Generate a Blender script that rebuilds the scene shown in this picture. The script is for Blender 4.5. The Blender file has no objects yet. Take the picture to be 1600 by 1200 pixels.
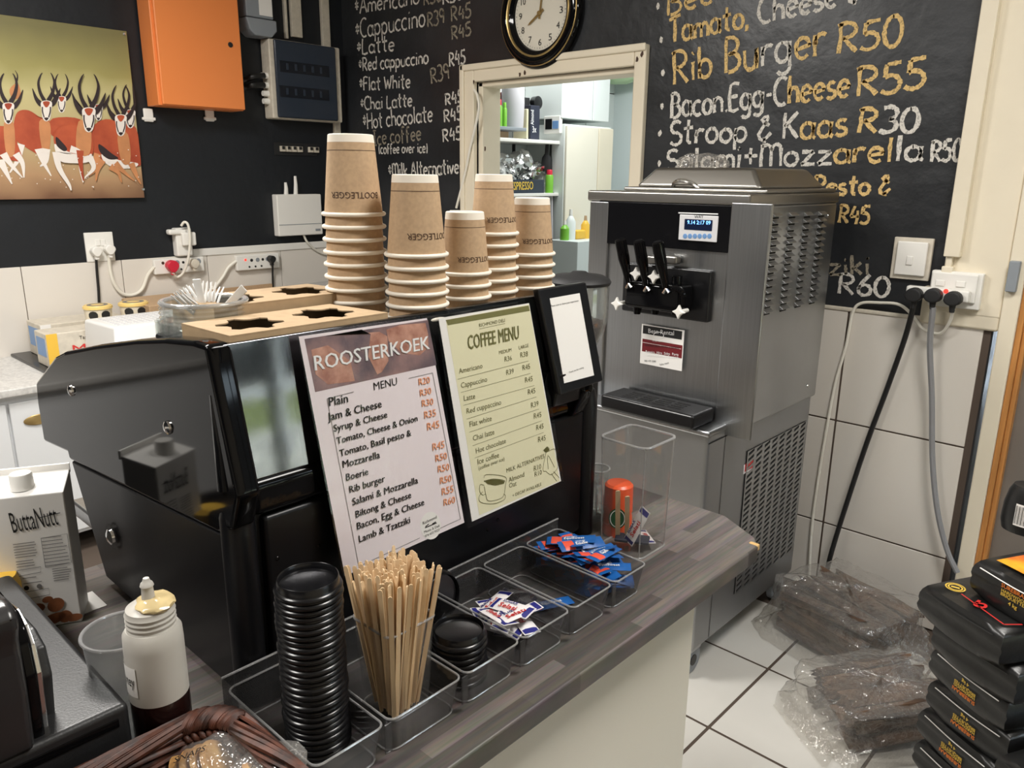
import bpy, bmesh, math, random
from mathutils import Vector, Matrix, noise
sc = bpy.context.scene
COL = sc.collection
rnd = random.Random(7)
PI = math.pi
# ------------------------------------------------------------------ camera, world, lights, exposure
EYE = Vector((0, 0, 1.49)); FPX = 1222.03
YAW, PIT, ROLL = 0.747042, 0.261168, 0.010497
_fh = Vector((-math.sin(YAW), math.cos(YAW), 0)); _r = Vector((math.cos(YAW), math.sin(YAW), 0)); _u = Vector((0, 0, 1))
FW = _fh*math.cos(PIT) - _u*math.sin(PIT); _up = _u*math.cos(PIT) + _fh*math.sin(PIT)
RT = _r*math.cos(ROLL) + _up*math.sin(ROLL); UP = _up*math.cos(ROLL) - _r*math.sin(ROLL)
cd = bpy.data.cameras.new('camera'); cam = bpy.data.objects.new('camera', cd); COL.objects.link(cam)
cd.sensor_width = 36; cd.lens = FPX/1600*36; cd.clip_start = .02
cam.matrix_world = Matrix(((RT.x, UP.x, -FW.x, EYE.x), (RT.y, UP.y, -FW.y, EYE.y), (RT.z, UP.z, -FW.z, EYE.z), (0, 0, 0, 1)))
sc.camera = cam
vs = sc.view_settings
vs.view_transform = 'Standard'; vs.look = 'None'; vs.gamma = 1; vs.use_curve_mapping = False; vs.exposure = .85
w = bpy.data.worlds.new('world'); sc.world = w; w.use_nodes = True
w.node_tree.nodes['Background'].inputs[0].default_value = (.75, .87, 1, 1)
w.node_tree.nodes['Background'].inputs[1].default_value = 6
def area(name, loc, size, power, col=(1, .965, .915), aim=None):
    l = bpy.data.lights.new(name, 'AREA'); l.shape = 'RECTANGLE'; l.size, l.size_y = size; l.energy = power; l.color = col
    o = bpy.data.objects.new(name, l); COL.objects.link(o); o.location = loc
    d = Vector(aim) - Vector(loc) if aim else Vector((0, 0, -1))
    o.rotation_euler = d.to_track_quat('-Z', 'Y').to_euler(); return o
area('ceiling_panel_lamp', (-2.3, .55, 2.66), (.6, .6), 34)
area('ceiling_panel_lamp', (-1.3, -.9, 2.66), (.6, .6), 26)
area('ceiling_panel_lamp', (.1, 1.25, 2.66), (.6, .6), 24)
area('kitchen_lamp', (-2.75, 4.0, 2.62), (1.2, .4), 19, (.97, 1, .98))

# ------------------------------------------------------------------ measuring helpers
def ray(x, y): return FW*FPX + RT*(x-800) - UP*(y-600)
def P(x, y, ax, v):
    i = 'XYZ'.index(ax); r = ray(x, y); return EYE + r*((v-EYE[i])/r[i])
def PD(x, y, d): return EYE + ray(x, y)*(d/FPX)
class Plane:
    def __init__(s, p, n): s.p = Vector(p); s.n = Vector(n).normalized()
    def at(s, x, y, e=0):
        q = s.p + s.n*e; r = ray(x, y); return EYE + r*((q-EYE).dot(s.n)/r.dot(s.n))
# ------------------------------------------------------------------ materials
MATS = {}
def lin(c):
    return tuple((v/12.92 if v <= .04045 else ((v+.055)/1.055)**2.4) for v in c)
def rgb(r, g, b): return lin((r/255, g/255, b/255))
def mat(name, col, rough=.5, metal=0, spec=.5, var=0, scale=20, bump=0, bscale=60, stretch=None, col2=None, emit=0, coat=0, trans=0, vcol=False):
    m = bpy.data.materials.new(name); MATS[name] = m; m.use_nodes = True
    nt = m.node_tree; b = nt.nodes['Principled BSDF']
    b.inputs['Base Color'].default_value = (*col, 1); b.inputs['Roughness'].default_value = rough
    b.inputs['Metallic'].default_value = metal; b.inputs['Specular IOR Level'].default_value = spec
    b.inputs['Coat Weight'].default_value = coat; b.inputs['Coat Roughness'].default_value = .05
    b.inputs['Transmission Weight'].default_value = trans
    if emit: b.inputs['Emission Color'].default_value = (*col, 1); b.inputs['Emission Strength'].default_value = emit
    tc = nt.nodes.new('ShaderNodeTexCoord'); vec = tc.outputs['Object']
    if stretch:
        mp = nt.nodes.new('ShaderNodeMapping'); mp.inputs['Scale'].default_value = stretch
        nt.links.new(vec, mp.inputs['Vector']); vec = mp.outputs['Vector']
    if var or col2:
        n = nt.nodes.new('ShaderNodeTexNoise'); n.inputs['Scale'].default_value = scale; n.inputs['Detail'].default_value = 6
        nt.links.new(vec, n.inputs['Vector'])
        mx = nt.nodes.new('ShaderNodeMix'); mx.data_type = 'RGBA'
        c2 = col2 if col2 else tuple(c*(1-var) for c in col)
        mx.inputs[6].default_value = (*col, 1); mx.inputs[7].default_value = (*c2, 1)
        rp = nt.nodes.new('ShaderNodeMapRange'); rp.inputs[1].default_value = .35; rp.inputs[2].default_value = .65
        nt.links.new(n.outputs['Fac'], rp.inputs[0]); nt.links.new(rp.outputs[0], mx.inputs[0])
        nt.links.new(mx.outputs[2], b.inputs['Base Color'])
    if bump:
        n2 = nt.nodes.new('ShaderNodeTexNoise'); n2.inputs['Scale'].default_value = bscale; n2.inputs['Detail'].default_value = 5
        nt.links.new(vec, n2.inputs['Vector'])
        bp = nt.nodes.new('ShaderNodeBump'); bp.inputs['Strength'].default_value = bump; bp.inputs['Distance'].default_value = .01
        nt.links.new(n2.outputs['Fac'], bp.inputs['Height']); nt.links.new(bp.outputs['Normal'], b.inputs['Normal'])
    return m
def clear(name, tint=(1, 1, 1), rough=.05, base=.06, diff=.0, dcol=(.8, .8, .8), bump=0, bscale=30):
    """thin clear plastic or glass: see-through with a Fresnel gloss and a little haze of its own"""
    m = bpy.data.materials.new(name); MATS[name] = m; m.use_nodes = True; nt = m.node_tree
    nt.nodes.remove(nt.nodes['Principled BSDF']); out = nt.nodes['Material Output']
    t = nt.nodes.new('ShaderNodeBsdfTransparent'); t.inputs[0].default_value = (*tint, 1)
    g = nt.nodes.new('ShaderNodeBsdfGlossy'); g.inputs['Roughness'].default_value = rough
    lw = nt.nodes.new('ShaderNodeLayerWeight'); lw.inputs[0].default_value = .5
    pw = nt.nodes.new('ShaderNodeMath'); pw.operation = 'POWER'; pw.inputs[1].default_value = 4; nt.links.new(lw.outputs['Facing'], pw.inputs[0])
    mr = nt.nodes.new('ShaderNodeMath'); mr.operation = 'MULTIPLY_ADD'; mr.inputs[1].default_value = .8; mr.inputs[2].default_value = base+.03; mr.use_clamp = True
    nt.links.new(pw.outputs[0], mr.inputs[0])
    mx = nt.nodes.new('ShaderNodeMixShader'); nt.links.new(mr.outputs[0], mx.inputs[0]); nt.links.new(t.outputs[0], mx.inputs[1]); nt.links.new(g.outputs[0], mx.inputs[2])
    res = mx
    if bump:
        tc = nt.nodes.new('ShaderNodeTexCoord'); n2 = nt.nodes.new('ShaderNodeTexNoise'); n2.inputs['Scale'].default_value = bscale; n2.inputs['Detail'].default_value = 3
        nt.links.new(tc.outputs['Object'], n2.inputs['Vector']); bp = nt.nodes.new('ShaderNodeBump'); bp.inputs['Strength'].default_value = bump; bp.inputs['Distance'].default_value = .02
        nt.links.new(n2.outputs['Fac'], bp.inputs['Height']); nt.links.new(bp.outputs['Normal'], g.inputs['Normal'])
    if diff:
        d = nt.nodes.new('ShaderNodeBsdfDiffuse'); d.inputs[0].default_value = (*dcol, 1)
        m2 = nt.nodes.new('ShaderNodeMixShader'); m2.inputs[0].default_value = diff
        nt.links.new(res.outputs[0], m2.inputs[1]); nt.links.new(d.outputs[0], m2.inputs[2]); res = m2
    nt.links.new(res.outputs[0], out.inputs[0]); return m
mat('black_wall', rgb(21, 25, 31), .5, var=.25, scale=2.5, bump=.25, bscale=14)
mat('board_black', rgb(29, 31, 34), .38, col2=rgb(46, 48, 51), scale=3, bump=.5, bscale=9)
mat('wall_tile', rgb(226, 220, 211), .25, var=.05, scale=2)
mat('floor_tile', rgb(216, 214, 208), .3, var=.06, scale=3)
mat('grout', rgb(84, 72, 63), .9)
mat('cream', rgb(232, 222, 200), .45, var=.05, scale=5, bump=.08, bscale=25)
mat('white_paint', rgb(230, 228, 222), .5)
mat('white_plastic', rgb(236, 234, 228), .35)
mat('dirty_white', rgb(214, 206, 190), .5, var=.15, scale=40)
mat('ceiling_white', rgb(235, 232, 225), .8)
mat('orange_steel', rgb(238, 140, 76), .35)
mat('grey_plastic', rgb(140, 146, 152), .45)
mat('smoke_door', rgb(46, 54, 66), .15)
mat('smoke_dark', rgb(24, 28, 36), .2)
mat('black_gloss', (.004, .004, .0045), .06, spec=.2)
mat('black_satin', (.005, .005, .006), .36, spec=.3)
mat('black_plastic', (.008, .008, .009), .28)
mat('black_matte', (.012, .012, .013), .6)
mat('lid_black', (.006, .006, .007), .25)
mat('mirror_black', (.18, .18, .19), .07, metal=1, bump=.02, bscale=8, var=.25, scale=25)
mat('chrome', (.75, .75, .75), .15, metal=1)
mat('steel', rgb(188, 190, 192), .3, metal=1, var=.1, scale=4, stretch=(60, 1, 1), bump=.05, bscale=8)
mat('steel_side', rgb(188, 190, 192), .34, metal=1, var=.12, scale=4, stretch=(1, 1, 40), bump=.05, bscale=8)
mat('steel_lower', rgb(172, 173, 174), .4, metal=.9, var=.1, scale=3)
mat('steel_lid', rgb(166, 163, 158), .35, metal=1)
mat('gap_shade', (.004, .004, .004), .8)  # near-black painted in for the shade inside slots, holes and seams
mat('kraft', rgb(190, 160, 126), .75, var=.12, scale=180)
mat('kraft_board', rgb(178, 152, 118), .75, var=.1, scale=60)
mat('paper_white', rgb(240, 238, 234), .6)
mat('cup_white', rgb(240, 232, 218), .5)
mat('ink_black', (.015, .015, .015), .5)
mat('ink_brown', rgb(70, 48, 34), .6)
mat('menu_pink', rgb(238, 228, 232), .4)
mat('menu_green', rgb(230, 226, 192), .4)
mat('menu_olive', rgb(124, 122, 78), .4)
mat('ink_olive', rgb(96, 94, 52), .5)
mat('ink_orange', rgb(242, 168, 126), .5)
mat('menu_photo', rgb(168, 134, 130), .4, col2=rgb(98, 86, 94), scale=18)
mat('bread', rgb(206, 158, 138), .4, col2=rgb(164, 112, 96), scale=60)
mat('ink_white', rgb(245, 245, 245), .5)
mat('stick_wood', rgb(236, 206, 164), .65, var=.12, scale=30, stretch=(1, 1, .1))
mat('blue_sachet', rgb(28, 92, 164), .4, var=.15, scale=80)
mat('red_print', rgb(222, 84, 62), .4)
mat('sugar_paper', rgb(232, 228, 228), .5)
mat('sugar_red', rgb(206, 50, 48), .4)
mat('navy', rgb(38, 40, 120), .4)
mat('worktop_grey', rgb(214, 212, 208), .4, col2=rgb(190, 188, 185), scale=70)
mat('cabinet_white', rgb(228, 230, 232), .35)
mat('counter_white', rgb(236, 230, 214), .35)
mat('yellow_tub', rgb(238, 206, 128), .4)
mat('tub_cream', rgb(232, 222, 200), .4)
mat('yellow_box', rgb(236, 190, 70), .45)
mat('fork_white', rgb(228, 228, 226), .4)
mat('red_plastic', rgb(206, 40, 62), .35)
mat('red_light', rgb(255, 50, 40), .3, emit=1.2)
mat('cable_white', rgb(232, 228, 216), .45)
mat('cable_black', (.01, .01, .01), .45)
mat('cable_grey', rgb(140, 140, 142), .45)
mat('gold', rgb(176, 150, 98), .35, metal=.7)
mat('clock_face', rgb(226, 222, 208), .5)
mat('beans', rgb(58, 34, 24), .4)
mat('wicker', rgb(96, 54, 38), .55, col2=rgb(46, 25, 18), scale=60)
mat('cookie', rgb(214, 174, 110), .6, col2=rgb(180, 130, 74), scale=40)
mat('printer_dark', (.02, .02, .021), .38, bump=.06, bscale=400)
mat('printer_cover', (.028, .027, .028), .25)
mat('bottle_frost', rgb(190, 186, 178), .4)
mat('syrup_dark', rgb(34, 16, 14), .2)
mat('honey', rgb(200, 180, 134), .12)
mat('firewood', rgb(106, 80, 60), .8, col2=rgb(54, 42, 35), scale=12, stretch=(1, 1, 3), bump=.6, bscale=30)
mat('charcoal_bag', (.012, .012, .012), .33, bump=.2, bscale=18)
mat('print_yellow', rgb(226, 190, 76), .5)
mat('print_orange', rgb(236, 132, 44), .5)
mat('flame', rgb(240, 176, 40), .4, col2=rgb(200, 70, 30), scale=14)
mat('oak', rgb(206, 142, 76), .5, var=.3, scale=14, stretch=(4, 4, .3))
mat('door_grey', rgb(128, 120, 112), .6, var=.15, scale=6)
mat('kitchen_white', rgb(226, 232, 230), .4)
mat('kitchen_blue', rgb(214, 222, 222), .45)
mat('foil', (.8, .8, .8), .2, metal=1, bump=.8, bscale=22)
mat('green', rgb(120, 184, 60), .4)
mat('dark_green', rgb(30, 90, 50), .5)
mat('cloth_grey', rgb(190, 188, 192), .8)
mat('pale_green', rgb(196, 222, 178), .5)
mat('paving', rgb(226, 216, 192), .9, var=.25, scale=2)
mat('grass', rgb(150, 156, 84), .9, var=.4, scale=3)
mat('panel_black', (.006, .006, .007), .2, spec=.15)
mat('hedge', rgb(18, 21, 17), .9, var=.4, scale=6)
mat('led_blue', rgb(110, 170, 255), .3, emit=2.0)
mat('screen_navy', rgb(12, 22, 46), .2, emit=.3)
mat('button_blue', rgb(110, 150, 200), .4)
mat('panel_grey', rgb(214, 214, 216), .4)
mat('decal_maroon', rgb(112, 30, 36), .4)
mat('orange_cap', rgb(240, 92, 44), .35)
mat('chip', rgb(196, 160, 104), .8)
mat('almond', rgb(150, 92, 58), .5, var=.3, scale=60)
mat('ink_grey', rgb(120, 118, 116), .5)
mat('navy_pouch', rgb(40, 44, 60), .5)
mat('bok_red', rgb(188, 88, 54), .5, col2=rgb(156, 62, 38), scale=9)
mat('bok_tan', rgb(206, 140, 92), .5, var=.2, scale=14)
mat('bok_white', rgb(232, 224, 216), .5)
mat('bok_dark', rgb(46, 34, 36), .5)
clear('clear_plastic', (.93, .93, .92), .06, .02, .03)
clear('clear_edge_highlight', (.72, .72, .72), .12, .12, .22)  # whitish haze painting the highlight along clear rims and edges
clear('film', (.96, .95, .93), .10, .10, .10, (.78, .76, .73), bump=1.0, bscale=34)
clear('laminate', (.97, .97, .97), .08, .0, 0, bump=.10, bscale=40)
clear('glass', (.93, .95, .94), .03, .06, .07)
clear('smoke', (.55, .55, .56), .06, .03, .03)
clear('cup_clear', (.85, .86, .86), .12, .05, .14)
def print_gradient():
    m = mat('picture_ground', rgb(140, 132, 82), .45); nt = m.node_tree; b = nt.nodes['Principled BSDF']
    tc = nt.nodes.new('ShaderNodeTexCoord'); sp = nt.nodes.new('ShaderNodeSeparateXYZ'); nt.links.new(tc.outputs['Object'], sp.inputs[0])
    nz = nt.nodes.new('ShaderNodeTexNoise'); nz.inputs['Scale'].default_value = 5; nt.links.new(tc.outputs['Object'], nz.inputs['Vector'])
    ad = nt.nodes.new('ShaderNodeMath'); ad.operation = 'MULTIPLY_ADD'; ad.inputs[1].default_value = .14; nt.links.new(nz.outputs['Fac'], ad.inputs[0]); nt.links.new(sp.outputs['Z'], ad.inputs[2])
    mr = nt.nodes.new('ShaderNodeMapRange'); mr.inputs[1].default_value = .07; mr.inputs[2].default_value = .77; nt.links.new(ad.outputs[0], mr.inputs[0])
    cr = nt.nodes.new('ShaderNodeValToRGB'); e = cr.color_ramp.elements
    e[0].position = 0; e[0].color = (*rgb(116, 82, 60), 1); e[1].position = 1; e[1].color = (*rgb(122, 116, 76), 1)
    for p, c in ((.14, (176, 140, 104)), (.32, (188, 168, 124)), (.62, (196, 186, 134)), (.75, (158, 150, 92))):
        x = e.new(p); x.color = (*rgb(*c), 1)
    nt.links.new(mr.outputs[0], cr.inputs[0]); nt.links.new(cr.outputs[0], b.inputs['Base Color'])
print_gradient()
def chalk_mat(name, col):
    m = bpy.data.materials.new(name); MATS[name] = m; m.use_nodes = True; nt = m.node_tree
    b = nt.nodes['Principled BSDF']; b.inputs['Base Color'].default_value = (*col, 1); b.inputs['Roughness'].default_value = .95; b.inputs['Specular IOR Level'].default_value = .1
    tc = nt.nodes.new('ShaderNodeTexCoord'); n = nt.nodes.new('ShaderNodeTexNoise'); n.inputs['Scale'].default_value = 170; n.inputs['Detail'].default_value = 3
    nt.links.new(tc.outputs['Object'], n.inputs['Vector'])
    mr = nt.nodes.new('ShaderNodeMapRange'); mr.inputs[1].default_value = .36; mr.inputs[2].default_value = .5; mr.inputs[3].default_value = .55; nt.links.new(n.outputs['Fac'], mr.inputs[0])
    nt.links.new(mr.outputs[0], b.inputs['Alpha']); return m
chalk_mat('chalk_white', rgb(218, 214, 206)); chalk_mat('chalk_yellow', rgb(222, 190, 130)); chalk_mat('chalk_dim', rgb(150, 142, 126))
def wood_laminate():
    m = mat('laminate_wood', rgb(104, 90, 82), .42); nt = m.node_tree; b = nt.nodes['Principled BSDF']
    tc = nt.nodes.new('ShaderNodeTexCoord'); mp = nt.nodes.new('ShaderNodeMapping'); mp.inputs['Rotation'].default_value = (0, 0, PI/2)
    nt.links.new(tc.outputs['Object'], mp.inputs[0])
    br = nt.nodes.new('ShaderNodeTexBrick'); br.offset = .37; br.squash = 1
    br.inputs['Color1'].default_value = (*rgb(76, 66, 60), 1); br.inputs['Color2'].default_value = (*rgb(112, 99, 90), 1); br.inputs['Mortar'].default_value = (*rgb(80, 70, 64), 1)
    br.inputs['Scale'].default_value = 1; br.inputs['Mortar Size'].default_value = .0003; br.inputs['Brick Width'].default_value = .24; br.inputs['Row Height'].default_value = .022; br.inputs['Bias'].default_value = -.1
    nt.links.new(mp.outputs[0], br.inputs['Vector'])
    m2 = nt.nodes.new('ShaderNodeMapping'); m2.inputs['Scale'].default_value = (90, 5, 20); nt.links.new(tc.outputs['Object'], m2.inputs[0])
    n = nt.nodes.new('ShaderNodeTexNoise'); n.inputs['Scale'].default_value = 2; n.inputs['Detail'].default_value = 8; nt.links.new(m2.outputs[0], n.inputs['Vector'])
    mx = nt.nodes.new('ShaderNodeMix'); mx.data_type = 'RGBA'; mx.blend_type = 'OVERLAY'; mx.inputs[0].default_value = .75
    nt.links.new(br.outputs['Color'], mx.inputs[6]); nt.links.new(n.outputs['Color'], mx.inputs[7])
    hs = nt.nodes.new('ShaderNodeHueSaturation'); hs.inputs['Saturation'].default_value = .55; nt.links.new(mx.outputs[2], hs.inputs['Color'])
    nt.links.new(hs.outputs[0], b.inputs['Base Color'])
wood_laminate()
# ------------------------------------------------------------------ mesh builder
WM = {}
class MB:
    def __init__(s): s.v = []; s.f = []; s.m = []; s.mats = []; s.bev = False
    def mi(s, mname):
        if mname is None: return 0
        if mname not in s.mats: s.mats.append(mname)
        return s.mats.index(mname)
    def add(s, vs, fs, mname=None):
        o = len(s.v); s.v += [Vector(p) for p in vs]; k = s.mi(mname)
        for f in fs: s.f.append([i+o for i in f]); s.m.append(k)
        return s
    def bm(s, b, M=None, mname=None):
        b.verts.index_update()
        vs = [(M @ v.co) if M else v.co.copy() for v in b.verts]
        s.add(vs, [[v.index for v in f.verts] for f in b.faces], mname); b.free(); return s
    def box(s, x0, x1, y0, y1, z0, z1, bev=0, M=None, seg=2, mname=None):
        b = bmesh.new(); bmesh.ops.create_cube(b, size=1)
        for v in b.verts: v.co = Vector(((x0+x1)/2+v.co.x*(x1-x0), (y0+y1)/2+v.co.y*(y1-y0), (z0+z1)/2+v.co.z*(z1-z0)))
        if bev: s.bev = True; bmesh.ops.bevel(b, geom=b.edges[:], offset=min(bev, .49*min(abs(x1-x0), abs(y1-y0), abs(z1-z0))), segments=seg, profile=.5, affect='EDGES')
        return s.bm(b, M, mname)
    def hexa(s, c, bev=0, seg=2, mname=None):   # 8 corners: bottom ring then top ring
        b = bmesh.new(); vs = [b.verts.new(p) for p in c]
        for f in ((3, 2, 1, 0), (4, 5, 6, 7), (0, 1, 5, 4), (1, 2, 6, 5), (2, 3, 7, 6), (3, 0, 4, 7)): b.faces.new([vs[i] for i in f])
        bmesh.ops.recalc_face_normals(b, faces=b.faces[:])
        if bev: s.bev = True; bmesh.ops.bevel(b, geom=b.edges[:], offset=bev, segments=seg, profile=.5, affect='EDGES')
        return s.bm(b, None, mname)
    def prism(s, pts, d, bev=0, mname=None):   # pts 3d polygon, extruded along vector d
        d = Vector(d); b = bmesh.new(); n = len(pts)
        a = [b.verts.new(Vector(p)) for p in pts]; c = [b.verts.new(Vector(p)+d) for p in pts]
        b.faces.new(a); b.faces.new(c[::-1])
        for i in range(n): b.faces.new((a[i], c[i], c[(i+1) % n], a[(i+1) % n]))
        bmesh.ops.recalc_face_normals(b, faces=b.faces[:])
        if bev: s.bev = True; bmesh.ops.bevel(b, geom=b.edges[:], offset=bev, segments=2, profile=.5, affect='EDGES')
        return s.bm(b, None, mname)
    def lathe(s, prof, n=32, M=None, close=False, mname=None):
        vs = []; fs = []; k = len(prof)
        for i in range(n):
            a = 2*PI*i/n
            for r, z in prof: vs.append(Vector((r*math.cos(a), r*math.sin(a), z)))
        for i in range(n):
            j = (i+1) % n
            for q in range(k-1 if not close else k):
                q2 = (q+1) % k
                f = [i*k+q, j*k+q, j*k+q2, i*k+q2]
                fs.append(f)
        if M: vs = [M @ v for v in vs]
        return s.add(vs, fs, mname)
    def tube(s, pts, r, n=8, closed=False, caps=True, mname=None, flat=1):
        pts = [Vector(p) for p in pts]; m = len(pts); rs = r if isinstance(r, (list, tuple)) else [r]*m
        vs = []; fs = []; nrm = None
        for i in range(m):
            t = (pts[(i+1) % m]-pts[i-1]) if closed else (pts[min(i+1, m-1)]-pts[max(i-1, 0)])
            t = t.normalized() if t.length > 1e-9 else Vector((0, 0, 1))
            if nrm is None:
                nrm = t.orthogonal().normalized() if abs(t.z) > .9 else Vector((0, 0, 1)).cross(t).normalized()
            nrm = (nrm - t*nrm.dot(t)).normalized(); bn = t.cross(nrm)
            for q in range(n):
                a = 2*PI*q/n; vs.append(pts[i]+nrm*(rs[i]*math.cos(a))+bn*(rs[i]*flat*math.sin(a)))
        for i in range(m if closed else m-1):
            j = (i+1) % m
            for q in range(n): fs.append([i*n+q, i*n+(q+1) % n, j*n+(q+1) % n, j*n+q])
        if caps and not closed: fs += [list(range(n))[::-1], [(m-1)*n+q for q in range(n)]]
        return s.add(vs, fs, mname)
    def poly(s, pts, mname=None): return s.add(pts, [list(range(len(pts)))], mname)
    def grid(s, fn, nu, nv, wrap=False, mname=None):
        vs = [fn(i/(nu if wrap else nu-1), j/(nv-1)) for j in range(nv) for i in range(nu)]; fs = []
        for j in range(nv-1):
            for i in range(nu if wrap else nu-1):
                fs.append([j*nu+i, j*nu+(i+1) % nu, (j+1)*nu+(i+1) % nu, (j+1)*nu+i])
        return s.add(vs, fs, mname)
    def mesh(s, name, mname, sharp=35):
        me = bpy.data.meshes.new(name); me.from_pydata([tuple(v) for v in s.v], [], s.f)
        ms = s.mats if s.mats else [mname]
        for q in ms: me.materials.append(MATS[q])
        for i, p in enumerate(me.polygons): p.material_index = s.m[i] if s.mats else 0; p.use_smooth = True
        me.update()
        if s.bev and len(s.f) < 4000:      # area-weighted normals, so that bevelled flat faces shade flat
            fn = [p.normal.copy() for p in me.polygons]; fa = [p.area for p in me.polygons]; vf = {}
            for p in me.polygons:
                for v in p.vertices: vf.setdefault(v, []).append(p.index)
            out = []; cs = math.cos(math.radians(max(sharp, 48)))
            for p in me.polygons:
                for v in p.vertices:
                    n = Vector()
                    for g in vf[v]:
                        if fn[g].dot(fn[p.index]) > cs: n += fn[g]*fa[g]
                    out.append(n.normalized() if n.length > 1e-12 else fn[p.index])
            me.normals_split_custom_set(out)
        else: me.set_sharp_from_angle(angle=math.radians(sharp))
        return me
    def build(s, name, mname=None, parent=None, sharp=35, base=True):
        W = None
        if parent: W = WM[parent.name]
        elif base and s.v:
            c = Vector(((min(v.x for v in s.v)+max(v.x for v in s.v))/2, (min(v.y for v in s.v)+max(v.y for v in s.v))/2, min(v.z for v in s.v))); W = Matrix.Translation(c)
        if W:
            I = W.inverted(); s.v = [I @ v for v in s.v]
        o = bpy.data.objects.new(name, s.mesh(name, mname, sharp)); COL.objects.link(o)
        if parent: o.parent = parent; WM[o.name] = W
        else:
            if W: o.matrix_world = W
            WM[o.name] = W or Matrix()
        return o
def tag(o, label=None, cat=None, group=None, kind=None):
    if label: o['label'] = label
    if cat: o['category'] = cat
    if group: o['group'] = group
    if kind: o['kind'] = kind
    return o
def thing(name, label, cat, loc=(0, 0, 0), group=None, rotz=0):
    o = bpy.data.objects.new(name, None); COL.objects.link(o); o.empty_display_size = .05
    M = Matrix.Translation(loc) @ Matrix.Rotation(rotz, 4, 'Z'); o.matrix_world = M; WM[o.name] = M
    return tag(o, label, cat, group)
def kids(o): return [c for c in COL.objects if c.parent == o]
def dup(root, M, label=None, group=None, tree=None):
    r = root.copy(); COL.objects.link(r); r.matrix_world = M; WM[r.name] = M
    if label: r['label'] = label
    if group: r['group'] = group
    for ch, gs in (tree or []):
        c = ch.copy(); COL.objects.link(c); c.parent = r
        for g in gs:
            d = g.copy(); COL.objects.link(d); d.parent = c
    return r
def tree_of(root): return [(c, kids(c)) for c in kids(root)]
def T(x, y, z): return Matrix.Translation((x, y, z))
def RZ(a): return Matrix.Rotation(a, 4, 'Z')
def frame(o, u, v):    # matrix from origin, in-plane axes u (right) and v (up)
    u = Vector(u).normalized(); v = Vector(v); n = u.cross(v).normalized(); v = n.cross(u)
    return Matrix(((u.x, v.x, n.x, o[0]), (u.y, v.y, n.y, o[1]), (u.z, v.z, n.z, o[2]), (0, 0, 0, 1)))
def smooth(pts, n=6, closed=False):
    pts = [Vector(p) for p in pts]; m = len(pts); out = []
    if m < 3: return pts
    for i in range(m if closed else m-1):
        p0 = pts[i-1] if (i or closed) else pts[0]*2-pts[1]; p1 = pts[i]; p2 = pts[(i+1) % m]
        p3 = pts[(i+2) % m] if (closed or i+2 < m) else p2*2-p1
        for k in range(n):
            t = k/n; out.append(.5*((2*p1)+(p2-p0)*t+(2*p0-5*p1+4*p2-p3)*t*t+(3*p1-p0-3*p2+p3)*t**3))
    if not closed: out.append(pts[-1])
    return out
# ------------------------------------------------------------------ lettering
_TX = {}
def glyphs(s, bold=0):
    k = (s, bold)
    if k in _TX: return _TX[k]
    c = bpy.data.curves.new('lettering', 'FONT'); c.body = s; c.size = 1; c.resolution_u = 2; c.offset = bold
    o = bpy.data.objects.new('lettering', c); COL.objects.link(o)
    dg = bpy.context.evaluated_depsgraph_get(); me = bpy.data.meshes.new_from_object(o.evaluated_get(dg))
    vs = [v.co.xy.copy() for v in me.vertices]; fs = [list(p.vertices) for p in me.polygons]
    bpy.data.objects.remove(o); bpy.data.curves.remove(c); bpy.data.meshes.remove(me)
    x0 = min(v.x for v in vs); x1 = max(v.x for v in vs); vs = [Vector((v.x-x0, v.y)) for v in vs]
    hc = max(v.y for v in vs)
    _TX[k] = (vs, fs, x1-x0, hc); return _TX[k]
def put_text(mb, s, a, b, n, h=None, bold=0, mname=None):
    """baseline from 3d point a to b on a plane with normal n; h = height of the tallest letter"""
    vs, fs, wd, hc = glyphs(s); a = Vector(a); b = Vector(b); u = b-a; L = u.length; u.normalize()
    up = Vector(n).cross(u).normalized(); sx = L/wd; sy = h/hc if h else sx
    nn = Vector(n).normalized()
    for k, (ox, oy) in enumerate(((0, 0),) if bold <= 0 else ((-bold, 0), (bold, 0), (0, bold*.6))):
        mb.add([a+nn*(k*.00025)+u*((v.x+ox)*sx)+up*((v.y+oy)*sy) for v in vs], fs, mname)
def line(mb, a, b, n, wd, mname=None):
    a = Vector(a); b = Vector(b); s = Vector(n).cross(b-a).normalized()*(wd/2); mb.add([a-s, b-s, b+s, a+s], [[0, 1, 2, 3]], mname)
def ribbon(mb, pts, n, wd, mname=None, jit=0, taper=False):
    pts = [Vector(p) for p in pts]; m = len(pts); n = Vector(n); vs = []
    for i in range(m):
        t = (pts[min(i+1, m-1)]-pts[max(i-1, 0)]); s = n.cross(t)
        s = s.normalized() if s.length > 1e-9 else Vector((0, 0, 1))
        k = wd/2*(1+jit*rnd.uniform(-1, 1))*((1-.85*i/(m-1)) if taper else 1); vs += [pts[i]-s*k, pts[i]+s*k]
    mb.add(vs, [[2*i, 2*i+2, 2*i+3, 2*i+1] for i in range(m-1)], mname)
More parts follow.
